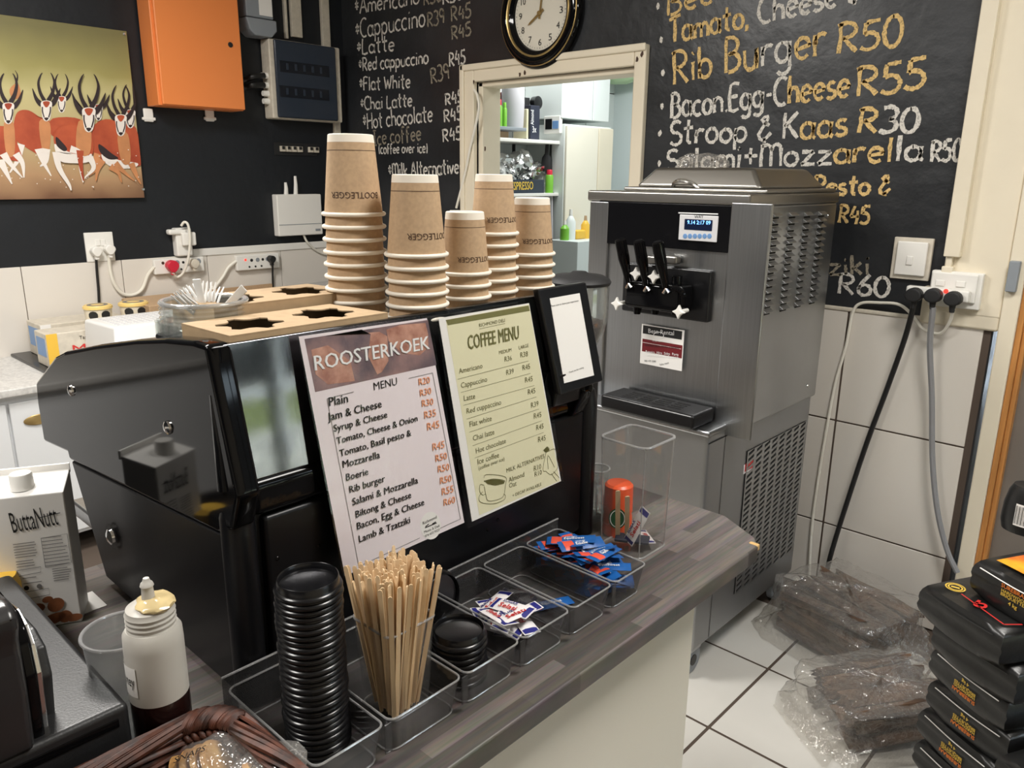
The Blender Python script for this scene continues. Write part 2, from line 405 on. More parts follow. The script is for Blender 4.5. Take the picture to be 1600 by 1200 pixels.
# ------------------------------------------------------------------ handwriting: one-stroke letters (x, y; baseline 0, capital 1)
def _c(cx, cy, rx, ry, a0, a1, k=9): return [(cx+rx*math.cos(math.radians(a0+(a1-a0)*i/k)), cy+ry*math.sin(math.radians(a0+(a1-a0)*i/k))) for i in range(k+1)]
O_ = lambda cx, cy, rx, ry: _c(cx, cy, rx, ry, 90, 460, 14)
HW = {
'A': (.62, [[(0, 0), (.33, 1)], [(.33, 1), (.62, 0)], [(.1, .36), (.55, .38)]]),
'B': (.56, [[(.05, 0), (.08, 1)], [(.05, 1)]+_c(.2, .76, .28, .24, 90, -90)+_c(.2, .27, .34, .27, 90, -100)]),
'C': (.56, [_c(.36, .48, .36, .5, 55, 300, 12)]),
'D': (.6, [[(.05, 0), (.05, 1)], [(0, 1)]+_c(.12, .5, .46, .5, 80, -90)]),
'E': (.5, [[(.5, 1), (.06, .98), (.05, 0), (.5, .03)], [(.06, .52), (.42, .54)]]),
'F': (.5, [[(.5, .98), (.06, 1), (.04, 0)], [(.06, .55), (.4, .57)]]),
'H': (.6, [[(.05, 1), (.03, 0)], [(.58, 1), (.56, 0)], [(.05, .5), (.56, .52)]]),
'I': (.34, [[(.17, 1), (.17, 0)], [(0, 1), (.34, 1)], [(0, 0), (.34, 0)]]),
'K': (.55, [[(.05, 1), (.04, 0)], [(.5, 1), (.07, .45)], [(.18, .55), (.55, 0)]]),
'L': (.48, [[(.05, 1), (.03, .02), (.48, .05)]]),
'M': (.8, [[(.04, 0), (.06, 1)], [(.06, .95)]+_c(.24, .7, .17, .28, 120, 0)+[(.42, 0)], [(.42, .7)]+_c(.6, .7, .17, .28, 170, 0)+[(.79, 0)]]),
'P': (.52, [[(.05, 0), (.06, 1)], [(0, .95)]+_c(.18, .72, .32, .27, 100, -110)]),
'R': (.58, [[(.05, 0), (.07, 1)], [(-.02, .92)]+_c(.2, .74, .32, .25, 110, -100), [(.15, .5), (.56, 0)]]),
'S': (.5, [_c(.27, .74, .24, .25, 40, 250)+_c(.25, .25, .26, .26, 80, -150)]),
'T': (.6, [[(0, .92), (.62, 1.05)], [(.32, .97), (.3, 0)]]),
'W': (.78, [[(0, .95), (.18, .02)], [(.18, .02), (.38, .7)], [(.38, .7), (.56, .02)], [(.56, .02), (.78, .98)]]),
'a': (.5, [O_(.23, .28, .22, .28), [(.46, .56), (.45, .1), (.54, 0)]]),
'b': (.5, [[(.04, 1), (.04, 0)], [(.04, .3)]+_c(.25, .28, .22, .28, 150, -170)]),
'c': (.42, [_c(.25, .28, .25, .29, 50, 310)]),
'd': (.5, [O_(.22, .28, .22, .28), [(.46, 1), (.46, 0)]]),
'e': (.46, [[(.03, .27), (.44, .34)]+_c(.24, .29, .22, .28, 10, 315)]),
'f': (.4, [_c(.27, .8, .14, .2, 40, 180)+[(.13, -.1)], [(0, .5), (.34, .53)]]),
'g': (.5, [O_(.22, .28, .22, .28), [(.45, .56), (.45, -.1)]+_c(.24, -.15, .21, .2, 0, -150)]),
'h': (.48, [[(.04, 1), (.03, 0)], [(.04, .3)]+_c(.24, .32, .2, .24, 150, 0)+[(.45, 0)]]),
'i': (.16, [[(.08, .55), (.08, 0)], [(.08, .78), (.09, .83)]]),
'k': (.45, [[(.04, 1), (.04, 0)], [(.4, .6), (.06, .25)], [(.15, .32), (.44, 0)]]),
'l': (.16, [[(.08, 1), (.07, 0)]]),
'm': (.72, [[(.03, .56), (.03, 0)], [(.03, .35)]+_c(.2, .34, .16, .22, 150, 0)+[(.37, 0)], [(.37, .35)]+_c(.54, .34, .16, .22, 150, 0)+[(.71, 0)]]),
'n': (.46, [[(.03, .56), (.03, 0)], [(.03, .32)]+_c(.23, .33, .2, .23, 150, 0)+[(.44, 0)]]),
'o': (.48, [O_(.24, .28, .23, .28)]),
'p': (.5, [[(.04, .56), (.03, -.35)], [(.04, .3)]+_c(.25, .28, .22, .28, 150, -170)]),
'r': (.36, [[(.04, .56), (.04, 0)], [(.05, .3)]+_c(.24, .34, .19, .22, 160, 50)]),
's': (.38, [_c(.21, .42, .16, .14, 40, 250)+_c(.18, .14, .19, .14, 80, -150)]),
't': (.4, [[(.2, .95), (.18, .1), (.34, .02)], [(0, .6), (.4, .64)]]),
'u': (.48, [[(.03, .56), (.04, .2)]+_c(.23, .2, .19, .2, 190, 350)+[(.44, .56), (.45, 0)]]),
'v': (.42, [[(.0, .56), (.2, 0)], [(.2, 0), (.42, .58)]]),
'z': (.46, [[(.02, .56), (.44, .55)], [(.44, .55), (.02, .03)], [(.02, .03), (.48, .02)]]),
'0': (.5, [O_(.25, .5, .24, .5)]),
'3': (.48, [[(.03, .95)]+_c(.2, .75, .24, .25, 90, -80)+_c(.18, .25, .28, .26, 80, -140)]),
'4': (.52, [[(.22, 1), (.02, .4)], [(.02, .4), (.52, .42)], [(.42, .75), (.4, -.02)]]),
'5': (.5, [[(.48, 1), (.1, .97)], [(.1, .97), (.07, .55)], [(.07, .55)]+_c(.2, .3, .28, .3, 90, -140)]),
'6': (.48, [[(.4, 1), (.14, .6), (.03, .3)]+_c(.25, .25, .22, .26, 170, 530)]),
'8': (.46, [_c(.23, .75, .19, .24, 270, -90)+_c(.23, .25, .22, .25, 90, 450)]),
'9': (.46, [O_(.22, .72, .2, .26), [(.43, .8), (.4, 0)]]),
'*': (.34, [[(.17, .85), (.17, .25)], [(.02, .7), (.32, .4)], [(.32, .7), (.02, .4)]]),
'&': (.5, [[(.42, .6), (.1, .85), (.35, .98), (.3, .75), (.02, .25), (.2, 0), (.5, .3)], [(.25, .1), (.25, -.1)]]),
'(': (.2, [_c(.25, .4, .2, .6, 130, 230)]), ')': (.2, [_c(-.05, .4, .2, .6, 50, -50)]),
'.': (.12, [[(.05, .02), (.07, .08)]]), ',': (.14, [[(.08, .08), (.03, -.15)]]), '-': (.3, [[(.03, .4), (.27, .42)]]),
'+': (.5, [[(.25, .8), (.25, .1)], [(0, .45), (.5, .46)]]), "•": (.2, [[(.06, .5), (.1, .62), (.06, .72), (.02, .6), (.08, .52)]]),
}
def handwrite(mb, s, a, b, n, h, wd, mname=None, segs=None, gap=.12):
    a = Vector(a); b = Vector(b); u = b-a; L = u.length; u.normalize(); up = Vector(n).cross(u).normalized()
    if up.z < 0: up = -up
    x = 0; items = []
    for i, ch in enumerate(s):
        if ch == ' ': x += .34; continue
        g = HW[ch]; items.append((i, ch, x)); x += g[0]+gap
    sx = L/max(x-gap, .01)
    for i, ch, gx in items:
        mn = mname
        if segs:
            for lo, hi, q in segs:
                if lo <= i < hi: mn = q
        dy = rnd.uniform(-.03, .03)*h; k = h*rnd.uniform(.94, 1.06)
        for st in HW[ch][1]:
            pts = [a+u*((gx+p[0])*sx)+up*(p[1]*k+dy) for p in st]
            if len(pts) > 2: pts = smooth(pts, 2)
            else: pts = [pts[0].lerp(pts[-1], t/5) + u*rnd.uniform(-1, 1)*wd*.12 for t in range(6)]
            ribbon(mb, pts, n, wd, mn, .28)
# ------------------------------------------------------------------ the setting
XL, YB, ZC = -3.80, 2.723, .85
def struct(name, mb, mname, parent=None, sharp=35):
    o = mb.build(name, mname, parent, sharp, base=False)
    if not parent: o['kind'] = 'structure'
    return o
# floor and its tiles
fl = struct('floor', MB().box(-4.6, 2.6, -2.6, 6.2, -.12, -.003), 'grout')
pt = .372; tm = None
for i in range(-6, 3):
    for j in range(-1, 4):
        x0 = -.86+i*pt; y0 = 1.755+(j-1)*pt
        if y0+pt > YB+.02: continue
        if tm is None:
            tm = MB().box(.0045, pt-.0045, .0045, pt-.0045, -.003, 0, .0015, seg=1).mesh('tile', 'floor_tile')
        o = bpy.data.objects.new('tile', tm); COL.objects.link(o); o.parent = fl; o.location = (x0, y0, 0)
fk = struct('floor_kitchen', MB().box(-3.78, -1.1, YB+.13, 5.6, -.003, .0), 'floor_tile')
# back wall with the doorway at x -2.80 .. -1.86, z < 1.93
DX0, DX1, DZ = -2.765, -1.875, 1.905
wb = MB()
wb.box(XL-.12, DX0, YB, YB+.13, 0, 2.75); wb.box(DX1, -.52, YB, YB+.13, 0, 2.75); wb.box(DX0, DX1, YB, YB+.13, DZ, 2.75); wb.box(.55, 2.2, YB, YB+.13, 0, 2.75); wb.box(-.52, .55, YB, YB+.13, 2.1, 2.75)
wall_b = struct('wall_back', wb, 'board_black')
wl = MB().box(XL-.12, XL, -2.4, 5.6, 0, 2.75)
wall_l = struct('wall_left', wl, 'black_wall')
wr = MB(); X2 = 2.1
wr.box(X2, X2+.12, -2.4, 1.5, 0, 2.75); wr.box(X2, X2+.12, 2.6, 2.9, 0, 2.75); wr.box(X2, X2+.12, 1.5, 2.6, 2.05, 2.75); wr.box(X2, X2+.12, 1.5, 2.6, 0, .1)
struct('wall_right', wr, 'cream')
wfr = struct('wall_front', MB().box(XL-.12, X2+.12, -2.52, -2.4, 0, 2.75), 'black_wall')
MB().box(XL, X2, -2.4, -2.392, 0, 1.09).build('tiled_dado', 'wall_tile', wfr)
struct('ceiling', MB().box(XL-.12, X2+.12, -2.52, 5.72, 2.75, 2.85), 'ceiling_white')
wf = MB(); wf.box(X2+.02, X2+.08, 1.5, 1.56, .1, 2.05); wf.box(X2+.02, X2+.08, 2.54, 2.6, .1, 2.05); wf.box(X2+.02, X2+.08, 2.06, 2.1, .1, 2.05); wf.box(X2+.02, X2+.08, 1.5, 2.6, .1, .16); wf.box(X2+.02, X2+.08, 1.5, 2.6, 1.99, 2.05)
win = struct('window_1', wf, 'black_satin')
MB().box(X2+.045, X2+.05, 1.56, 2.54, .16, 1.99).build('pane', 'glass', win)
hw = MB().box(9, 9.6, -6, 14, -.3, 3.2); struct('unseen_hedge', hw, 'hedge')  # unseen hedge, added to darken the upper part of the mirror panel's reflection
rl = MB()
for k in range(12): rl.box(4.4, 4.45, -2+k*.9, -1.95+k*.9, -.3, .85)
rl.box(4.38, 4.47, -2.2, 9, .8, .88); rl.box(4.38, 4.47, -2.2, 9, .3, .36); struct('unseen_railing', rl, 'white_paint')  # outdoor railing, out of view, there for the mirror panel's reflection
go_ = struct('ground_outside', MB().box(X2+.13, 12, -6, 12, -.4, -.3), 'paving'); MB().box(5.6, 7.4, -6, 12, -.3, -.28).build('verge', 'grass', go_)
# kitchen shell behind the doorway
YK = P(955, 200, 'X', XL).y
struct('wall_kitchen_back', MB().box(XL-.1, -1.0, YK, YK+.1, 0, 2.75), 'kitchen_blue')
struct('wall_kitchen_right', MB().box(-1.06, -1.0, YB+.13, YK, 0, 2.75), 'kitchen_white')
kl = struct('wall_kitchen_left', MB().box(XL, XL+.012, YB+.14, YK, 0, 2.75), 'grout')
ky = YB+.14
ti = 0
while ky < YK-.1:
    for z0 in (.9, 1.3, 1.7, 2.1):
        MB().box(XL+.012, XL+.02, ky+.002, min(ky+.396, YK), z0+.002, z0+.396, .0015, seg=1).build('tile', 'kitchen_white', kl)
    ky += .4
# wall tiles below the black paint
tile_top = 1.092
for k in range(-3, 6):
    ys = P(189, 408, 'X', XL).y + k*.412 - .412
    y1 = min(ys+.409, YB-.001)
    if y1-ys < .03: continue
    for z0, z1 in ((tile_top-.405, tile_top), (tile_top-.815, tile_top-.408), (0.005, tile_top-.818)):
        MB().box(XL, XL+.008, ys, y1, z0, z1, .0015, seg=1).build('tile', 'wall_tile', wall_l)
MB().box(XL, XL+.004, -1.2, YB, 0, tile_top-.001).build('grout_bed', 'grout', wall_l)
bt = 1.052; jx = P(1331, 473, 'Y', YB).x
for k in range(-3, 2):
    xs = jx+k*.412 if k < 1 else jx+.412
    xe = xs+.405 if k < 1 else -.525
    if k == 1: xs = jx+.412
    if xs < DX1+.03: xs = max(xs, DX1+.03)
    if xe-xs < .02: continue
    for z0, z1 in ((bt-.386, bt), (bt-.777, bt-.392), (0.004, bt-.783)):
        MB().box(xs, xe, YB-.008, YB, z0, z1, .0015, seg=1).build('tile', 'wall_tile', wall_b)
MB().box(DX1+.03, -.525, YB-.004, YB, 0, bt-.001).build('grout_bed', 'grout', wall_b)
MB().box(-1.5, -.7, YB-.012, YB, bt, bt+.014, .004).build('tile_trim', 'dirty_white', wall_b)
t1 = P(300, 396, 'X', XL).y
struct('trim_1', MB().box(XL, XL+.014, t1, YB, tile_top-.006, tile_top+.03, .003), 'white_paint')
# cream plaster return beside the board, its trunking, and the door frame at the right
pl = MB(); pl.box(-.680, -.505, YB-.022, YB, 1.085, 2.75, .008); pl.box(-.73, -.505, YB-.020, YB, 1.045, 1.165, .01)
struct('trim_2', pl, 'cream')
tk = MB().box(-.679, -.634, YB-.05, YB-.02, 1.262, 2.75, .003); tk.box(-.672, -.655, YB-.04, YB-.02, 1.225, 1.262, .002); tk.box(-.68, -.648, YB-.045, YB-.02, 1.212, 1.232, .003)
struct('trim_3', tk, 'cream')
df = MB().box(-.505, -.460, YB-.03, YB+.13, 0, 2.75, .004)
dr = struct('door_2', df, 'cream')
MB().box(-.460, -.444, YB-.02, YB+.10, 0, 2.75, .003).build('door_stop', 'oak', dr)
MB().box(-.444, -.430, YB-.01, YB+.09, 0, 2.75, .003).build('door_edge', 'oak', dr)
MB().box(-.430, .55, YB+.02, YB+.06, 0.005, 2.1).build('door_leaf', 'door_grey', dr)
q = P(1583, 432, 'Y', YB-.04); MB().box(q.x-.014, q.x+.014, YB-.05, YB-.02, q.z-.045, q.z+.045, .003).build('hinge', 'grey_plastic', dr)
# door frame of the kitchen doorway
kf = MB()
kf.box(DX0-.085, DX0, YB-.022, YB+.02, 0, DZ+.075, .006); kf.box(DX1, DX1+.055, YB-.022, YB+.02, 0, DZ+.075, .006); kf.box(DX0, DX1, YB-.022, YB+.02, DZ, DZ+.075, .006)
kf.box(DX0-.085, DX1+.055, YB-.032, YB-.02, DZ+.05, DZ+.078, .006); kf.box(DX0-.088, DX0-.06, YB-.032, YB-.02, 0, DZ+.078, .006)
kf.box(DX0-.002, DX0+.03, YB+.01, YB+.13, 0, DZ, .004); kf.box(DX1-.022, DX1+.002, YB+.01, YB+.13, 0, DZ, .004); kf.box(DX0, DX1, YB+.01, YB+.13, DZ-.022, DZ+.002, .004)
d1 = struct('door_1', kf, 'cream')
# a few rubbed marks on the door frame
for x, y in ((740, 128), (812, 116), (820, 113), (995, 93), (1003, 85), (758, 232)):
    p = P(x, y, 'Y', YB-.0225); mb = MB(); mb.poly([p+Vector((math.cos(a)*.008*rnd.uniform(.5, 1.2), 0, math.sin(a)*.012*rnd.uniform(.5, 1.2))) for a in [k*PI/4 for k in range(8)]]); mb.build('paint_chip', 'ink_brown', d1)
# ------------------------------------------------------------------ chalk writing on the back wall
N = (0, -1, 0)
def chalk(s, x0, y0, x1, y1, hpx, wd, m='chalk_white', segs=None):
    a = P(x0, y0, 'Y', YB-.0012); b = P(x1, y1, 'Y', YB-.0012)
    h = (P(x0, y0-hpx, 'Y', YB-.0012)-a).length
    mb = MB(); mb.mats = ['chalk_white', 'chalk_yellow', 'chalk_dim']; handwrite(mb, s, a, b, N, h, wd, m, segs); mb.build('chalk_lettering', m, wall_b)
cw = .0105
L1 = [('*Americano', 555, 23, 655, 5, 24), ('R30', 662, 8, 690, 2, 22), ('R38', 692, 8, 722, -2, 22),
 ('*Cappuccino', 556, 60, 664, 41, 28), ('R39', 668, 42, 694, 36, 22), ('R45', 705, 34, 736, 26, 22), ('*Latte', 558, 85, 616, 79, 23), ('R45', 706, 63, 736, 55, 20),
 ('*Red cappuccino', 561, 111, 669, 99, 20), ('R45', 702, 104, 727, 99, 22), ('*Flat White', 562, 142, 641, 137, 21), ('R39', 674, 131, 702, 122, 25),
 ('*Chai Latte', 564, 172, 644, 166, 20), ('R45', 696, 164, 723, 159, 18), ('*Hot chocolate', 568, 202, 676, 189, 24), ('R45', 694, 191, 722, 186, 20),
 ('Ice coffee', 584, 227, 658, 218, 22), ('R45', 692, 222, 721, 218, 20), ('(coffee over ice)', 592, 240, 668, 238, 15), ('*Milk Alternatives', 608, 278, 724, 270, 22)]
for s, x0, y0, x1, y1, h in L1: chalk(s, x0, y0, x1, y1, h, .009 if s[0] != '(' else .007, 'chalk_white' if rnd.random() < .7 else 'chalk_dim')
W, Yc, D = 'chalk_white', 'chalk_yellow', 'chalk_dim'
chalk('Bee', 1042, 24, 1115, 4, 40, .011, Yc)
chalk('Tamato, Cheese &', 1046, 68, 1345, 2, 38, .012, W, [(0, 7, Yc)])
chalk('Rib Burger', 1052, 132, 1290, 84, 50, .013, Yc, [(6, 8, W)])
chalk('R50', 1308, 84, 1408, 70, 44, .013, Yc)
chalk('Bacon.Egg-Cheese', 1048, 184, 1326, 150, 38, .012, W, [(11, 16, Yc)])
chalk('R55', 1338, 150, 1444, 138, 46, .013, Yc)
chalk('Stroop & Kaas', 1047, 226, 1322, 212, 36, .012, W, [(10, 14, Yc)])
chalk('R30', 1340, 208, 1433, 206, 38, .013, Yc, [(1, 3, W)])
chalk('Salami+Mozzarella', 1042, 266, 1440, 250, 32, .012, W, [(11, 15, Yc)])
chalk('R50', 1454, 253, 1501, 251, 32, .010, W)
chalk('Pesto &', 1272, 303, 1390, 304, 28, .011, Yc)
chalk('R45', 1310, 348, 1357, 350, 27, .010, Yc)
chalk('ziki', 1296, 430, 1358, 429, 30, .010, D)
chalk('R60', 1309, 458, 1388, 464, 30, .011, W)
for x, y in ((1028, 10), (1033, 62), (1036, 114), (1034, 166), (1031, 208), (1030, 255)):
    p = P(x, y, 'Y', YB-.0014); mb = MB(); mb.poly([p+Vector((math.cos(a)*.008*rnd.uniform(.7, 1.2), 0, math.sin(a)*.013*rnd.uniform(.7, 1.2))) for a in [k*PI/5 for k in range(10)]]); mb.build('chalk_bullet', 'chalk_white', wall_b)
# ------------------------------------------------------------------ wall clock
c = P(842, 20, 'Y', YB-.03); R = .222
clk = thing('wall_clock', 'round black wall clock with gold inner ring above the kitchen doorway', 'clock', (c.x, YB-.001, c.z-R))
MC = T(c.x, YB-.001, c.z) @ Matrix.Rotation(PI/2, 4, 'X')
MB().lathe([(0, .0), (R*.96, 0), (R, .012), (R*.99, .026), (R*.93, .040), (R*.86, .047), (R*.80, .044), (R*.74, .034), (R*.67, .028), (R*.655, .018)], 72, MC).build('case', 'black_gloss', clk, 50)
MB().lathe([(R*.79, .0445), (R*.775, .048), (R*.755, .046), (R*.75, .036)], 72, MC).build('gold_ring', 'gold', clk)
MB().lathe([(R*.95, .0375), (R*.945, .0405), (R*.935, .041)], 72, MC).build('trim_ring', 'gold', clk)
MB().lathe([(0, .018), (R*.66, .018)], 48, MC).build('dial', 'clock_face', clk)
nb = MB(); rf = R*.64
for k in range(1, 13):
    a = PI/2-k*PI/6; o = Vector((c.x+math.cos(a)*rf*.80, YB-.0205, c.z+math.sin(a)*rf*.80)); s = str(k); hw = .011 if k < 10 else .017
    put_text(nb, s, o+Vector((-hw*.8, 0, -.013)), o+Vector((hw*.8, 0, -.013)), N, .026)
for k in range(60):
    a = k*PI/30; d = Vector((math.cos(a), 0, math.sin(a))); o = Vector((c.x, YB-.0205, c.z)); line(nb, o+d*rf*.94, o+d*rf*.985, N, .0022 if k % 5 == 0 else .0012)
nb.build('numerals', 'ink_black', clk)
for nm, ang, ln, wd in (('hour_hand', 238, .56, .009), ('minute_hand', 8, .78, .007)):
    a = math.radians(90-ang); d = Vector((math.cos(a), 0, math.sin(a))); s = Vector((-d.z, 0, d.x)); o = Vector((c.x, YB-.024, c.z)); hb = MB()
    hb.prism([o-d*rf*.16-s*wd*.6, o-d*rf*.16+s*wd*.6, o+d*rf*ln*.8+s*wd*.5, o+d*rf*ln, o+d*rf*ln*.8-s*wd*.5], (0, -.0015, 0)); hb.build(nm, 'gold', clk)
MB().lathe([(0, .012), (.008, .012), (.008, 0)], 16, T(c.x, YB-.022, c.z) @ Matrix.Rotation(PI/2, 4, 'X')).build('hub', 'gold', clk)
# ------------------------------------------------------------------ things on the left wall
NL = (1, 0, 0)
def wallbox(mb, x0, y0, x1, y1, d0, d1, bev=.003, mname=None):     # box on the left wall whose front face shows at these pixels
    a = P(x0, y0, 'X', XL+d1); b = P(x1, y1, 'X', XL+d1)
    mb.box(XL+d0, XL+d1, a.y, b.y, min(a.z, b.z), max(a.z, b.z), bev, mname=mname); return a, b
# springbok picture: a flat printed panel
Zs = lambda x, y: (x/4, y/4)
def wp(zx, zy, e): return P(zx/4, zy/4, 'X', XL+.026+e*.00012)
pa = P(0, 23, 'X', XL+.026); pb = P(226, 309, 'X', XL+.026); pc = P(199, 49, 'X', XL+.026)
pic = thing('wall_picture', 'printed panel of running springbok antelopes on the black left wall', 'picture', (XL, pb.y-.4, pb.z))
MB().box(XL+.004, XL+.026, pb.y-1.15, pb.y, pb.z, pc.z, .0015).build('panel', 'picture_ground', pic)
art = MB(); lay = [0]
def shape(pts, m, closed=True, sm=True):
    lay[0] += 1; q = [wp(x, y, lay[0]) for x, y in pts]
    if sm: q = smooth(q, 4, True)
    # keep inside the panel edge
    for v in q: v.y = min(v.y, pb.y-.001); v.z = max(v.z, pb.z+.001)
    ps = bmesh.new(); f = ps.faces.new([ps.verts.new(v) for v in q]); bmesh.ops.triangulate(ps, faces=[f]); art.bm(ps, None, m)
def strk(pts, wd, m, taper=True):
    lay[0] += 1; q = smooth([wp(x, y, lay[0]) for x, y in pts], 4)
    for v in q: v.y = min(v.y, pb.y-.001); v.z = max(v.z, pb.z+.001)
    ribbon(art, q, NL, wd, m, 0, taper)
def bok_head(x, y, s, face='bok_white', horn=True):
    if horn:
        for sg in (-1, 1):
            strk([(x+sg*12*s, y-60*s), (x+sg*38*s, y-110*s), (x+sg*50*s, y-170*s), (x+sg*38*s, y-215*s), (x+sg*26*s, y-235*s)], .016*s, 'bok_dark')
    for sg in (-1, 1): shape([(x+sg*22*s, y-45*s), (x+sg*55*s, y-80*s), (x+sg*88*s, y-140*s), (x+sg*74*s, y-70*s), (x+sg*42*s, y-25*s)], 'bok_dark')
    shape([(x-34*s, y-50*s), (x, y-62*s), (x+34*s, y-50*s), (x+30*s, y), (x+22*s, y+52*s), (x, y+68*s), (x-22*s, y+52*s), (x-30*s, y)], face)
    shape([(x-22*s, y-50*s), (x, y-58*s), (x+22*s, y-50*s), (x+8*s, y-22*s), (x-8*s, y-22*s)], 'bok_red')
    for sg in (-1, 1): strk([(x+sg*25*s, y-22*s), (x+sg*24*s, y+8*s), (x+sg*14*s, y+44*s)], .0045*s, 'bok_dark', False)
    shape([(x-14*s, y+48*s), (x, y+44*s), (x+14*s, y+48*s), (x, y+64*s)], 'bok_dark')
def legs(lst, m='bok_white', wd=.03):
    for l in lst: strk(l, wd, m)
strk([(60, 690), (90, 560), (110, 480), (95, 440)], .012, 'bok_dark'); shape([(60, 560), (110, 520), (130, 600), (80, 620)], 'bok_tan')
bok_head(385, 650, .8)
shape([(330, 740), (500, 745), (500, 840), (360, 860), (310, 820)], 'bok_red')
shape([(85, 780), (110, 700), (180, 690), (260, 740), (310, 760), (310, 900), (280, 985), (210, 950), (130, 900), (90, 860)], 'bok_red')
shape([(245, 760), (312, 770), (310, 930), (268, 950)], 'bok_tan')
legs([[(240, 930), (270, 1010), (320, 1100)], [(290, 930), (285, 1010), (250, 1040)], [(130, 900), (110, 1000), (60, 1080)]])
bok_head(290, 690, 1.0)
shape([(-40, 800), (20, 790), (90, 800), (110, 900), (140, 1000), (60, 1000), (-40, 960)], 'bok_red')
shape([(25, 770), (85, 770), (90, 960), (40, 960)], 'bok_tan'); legs([[(20, 960), (70, 1030), (140, 1110)], [(100, 960), (140, 1020), (150, 1110)], [(0, 1000), (40, 1080), (75, 1150)]])
bok_head(52, 705, 1.05); 
shape([(580, 800), (660, 745), (760, 770), (850, 800), (880, 1000), (860, 1040), (740, 1030), (640, 1000), (585, 960)], 'bok_red')
shape([(640, 960), (740, 1000), (860, 1020), (830, 1050), (720, 1050), (650, 1010)], 'bok_white'); shape([(620, 900), (700, 960), (740, 990), (680, 995), (625, 950)], 'bok_dark')
bok_head(815, 740, .9); bok_head(615, 700, .8, horn=False)
shape([(735, 840), (800, 840), (815, 1010), (760, 1010)], 'bok_tan')
legs([[(720, 1020), (770, 1070), (840, 1130)], [(610, 960), (590, 1060), (530, 1110)], [(820, 1020), (850, 1090), (880, 1150)], [(640, 1000), (610, 1060), (600, 1130)], [(690, 1040), (740, 1080), (760, 1140)]], 'bok_tan')
bok_head(755, 780, 1.05)
shape([(335, 860), (370, 800), (450, 780), (540, 800), (580, 850), (580, 960), (520, 1010), (430, 1000), (360, 950)], 'bok_red')
shape([(340, 900), (400, 940), (520, 985), (570, 960), (560, 1010), (450, 1020), (370, 1000)], 'bok_white'); shape([(350, 855), (390, 890), (420, 930), (400, 945), (355, 910)], 'bok_dark')
shape([(490, 760), (565, 790), (560, 960), (480, 950)], 'bok_tan')
legs([[(350, 950), (370, 1050), (430, 1150), (445, 1190)], [(440, 930), (500, 960), (505, 1060), (520, 1140)], [(560, 980), (585, 1050), (530, 1110)]]); legs([[(500, 940), (505, 1030), (522, 1130)]], 'bok_red')
bok_head(555, 745, 1.2)
for k in range(40): 
    x, y = rnd.uniform(5, 870), rnd.uniform(920, 1180); shape([(x, y-4), (x+4, y), (x, y+4), (x-4, y)], 'bok_white', sm=False)
art.build('print', None, pic, 60)
for x, y in ((776, 213), (895, 1183)):
    MB().lathe([(0, .003), (.006, .002), (.007, 0)], 12, Matrix.Translation(P(x/4, y/4, 'X', XL+.0275)) @ Matrix.Rotation(PI/2, 4, 'Y')).build('screw', 'chrome', pic)
# orange steel cabinet
a = P(251, 164, 'X', XL+.15); b = P(384, 172, 'X', XL+.15)
oc = thing('electrical_cabinet', 'orange steel electrical cabinet with round black lock on the black wall', 'cabinet', (XL, (a.y+b.y)/2, a.z-.03))
MB().box(XL+.012, XL+.132, a.y, b.y, a.z, 2.62, .004).build('body', 'orange_steel', oc)
MB().box(XL+.132, XL+.15, a.y+.012, b.y, a.z+.004, 2.61, .005).build('door', 'orange_steel', oc)
k = P(360, 70, 'X', XL+.151); MB().lathe([(0, .004), (.011, .003), (.012, 0)], 20, Matrix.Translation(k) @ Matrix.Rotation(PI/2, 4, 'Y')).build('lock', 'black_matte', oc)
for x in (235, 331):
    p = P(x, 180, 'X', XL+.03); m_ = MB().box(XL+.001, XL+.014, p.y-.022, p.y+.022, p.z-.028, p.z+.03, .005); m_.box(XL+.001, XL+.016, p.y-.03, p.y+.03, p.z-.022, p.z-.008, .004); m_.build('mounting_lug', 'white_plastic', oc)
# grey plastic meter unit above the distribution board
g0 = P(383, 8, 'X', XL+.1); g1 = P(434, 60, 'X', XL+.1)
gu = thing('meter_unit', 'grey plastic unit with a small white sticker beside the orange cabinet', 'meter', (XL, (g0.y+g1.y)/2, g1.z))
zt = P(383, 25, 'X', XL+.1).z
MB().prism([(XL, g0.y+.0, zt), (XL, g0.y+.02, g1.z+.02), (XL, g0.y+.045, g1.z), (XL, g1.y-.03, g1.z), (XL, g1.y, g1.z+.03), (XL, g1.y, zt)], (.1, 0, 0), .006).build('cover', 'grey_plastic', gu)
MB().box(XL, XL+.09, g0.y+.01, g1.y-.01, zt+.004, 2.6, .006).build('housing', 'grey_plastic', gu)
st = P(415, 11, 'X', XL+.092); MB().box(XL+.09, XL+.0915, st.y-.035, st.y+.035, st.z-.04, st.z+.05).build('sticker', 'paper_white', gu)
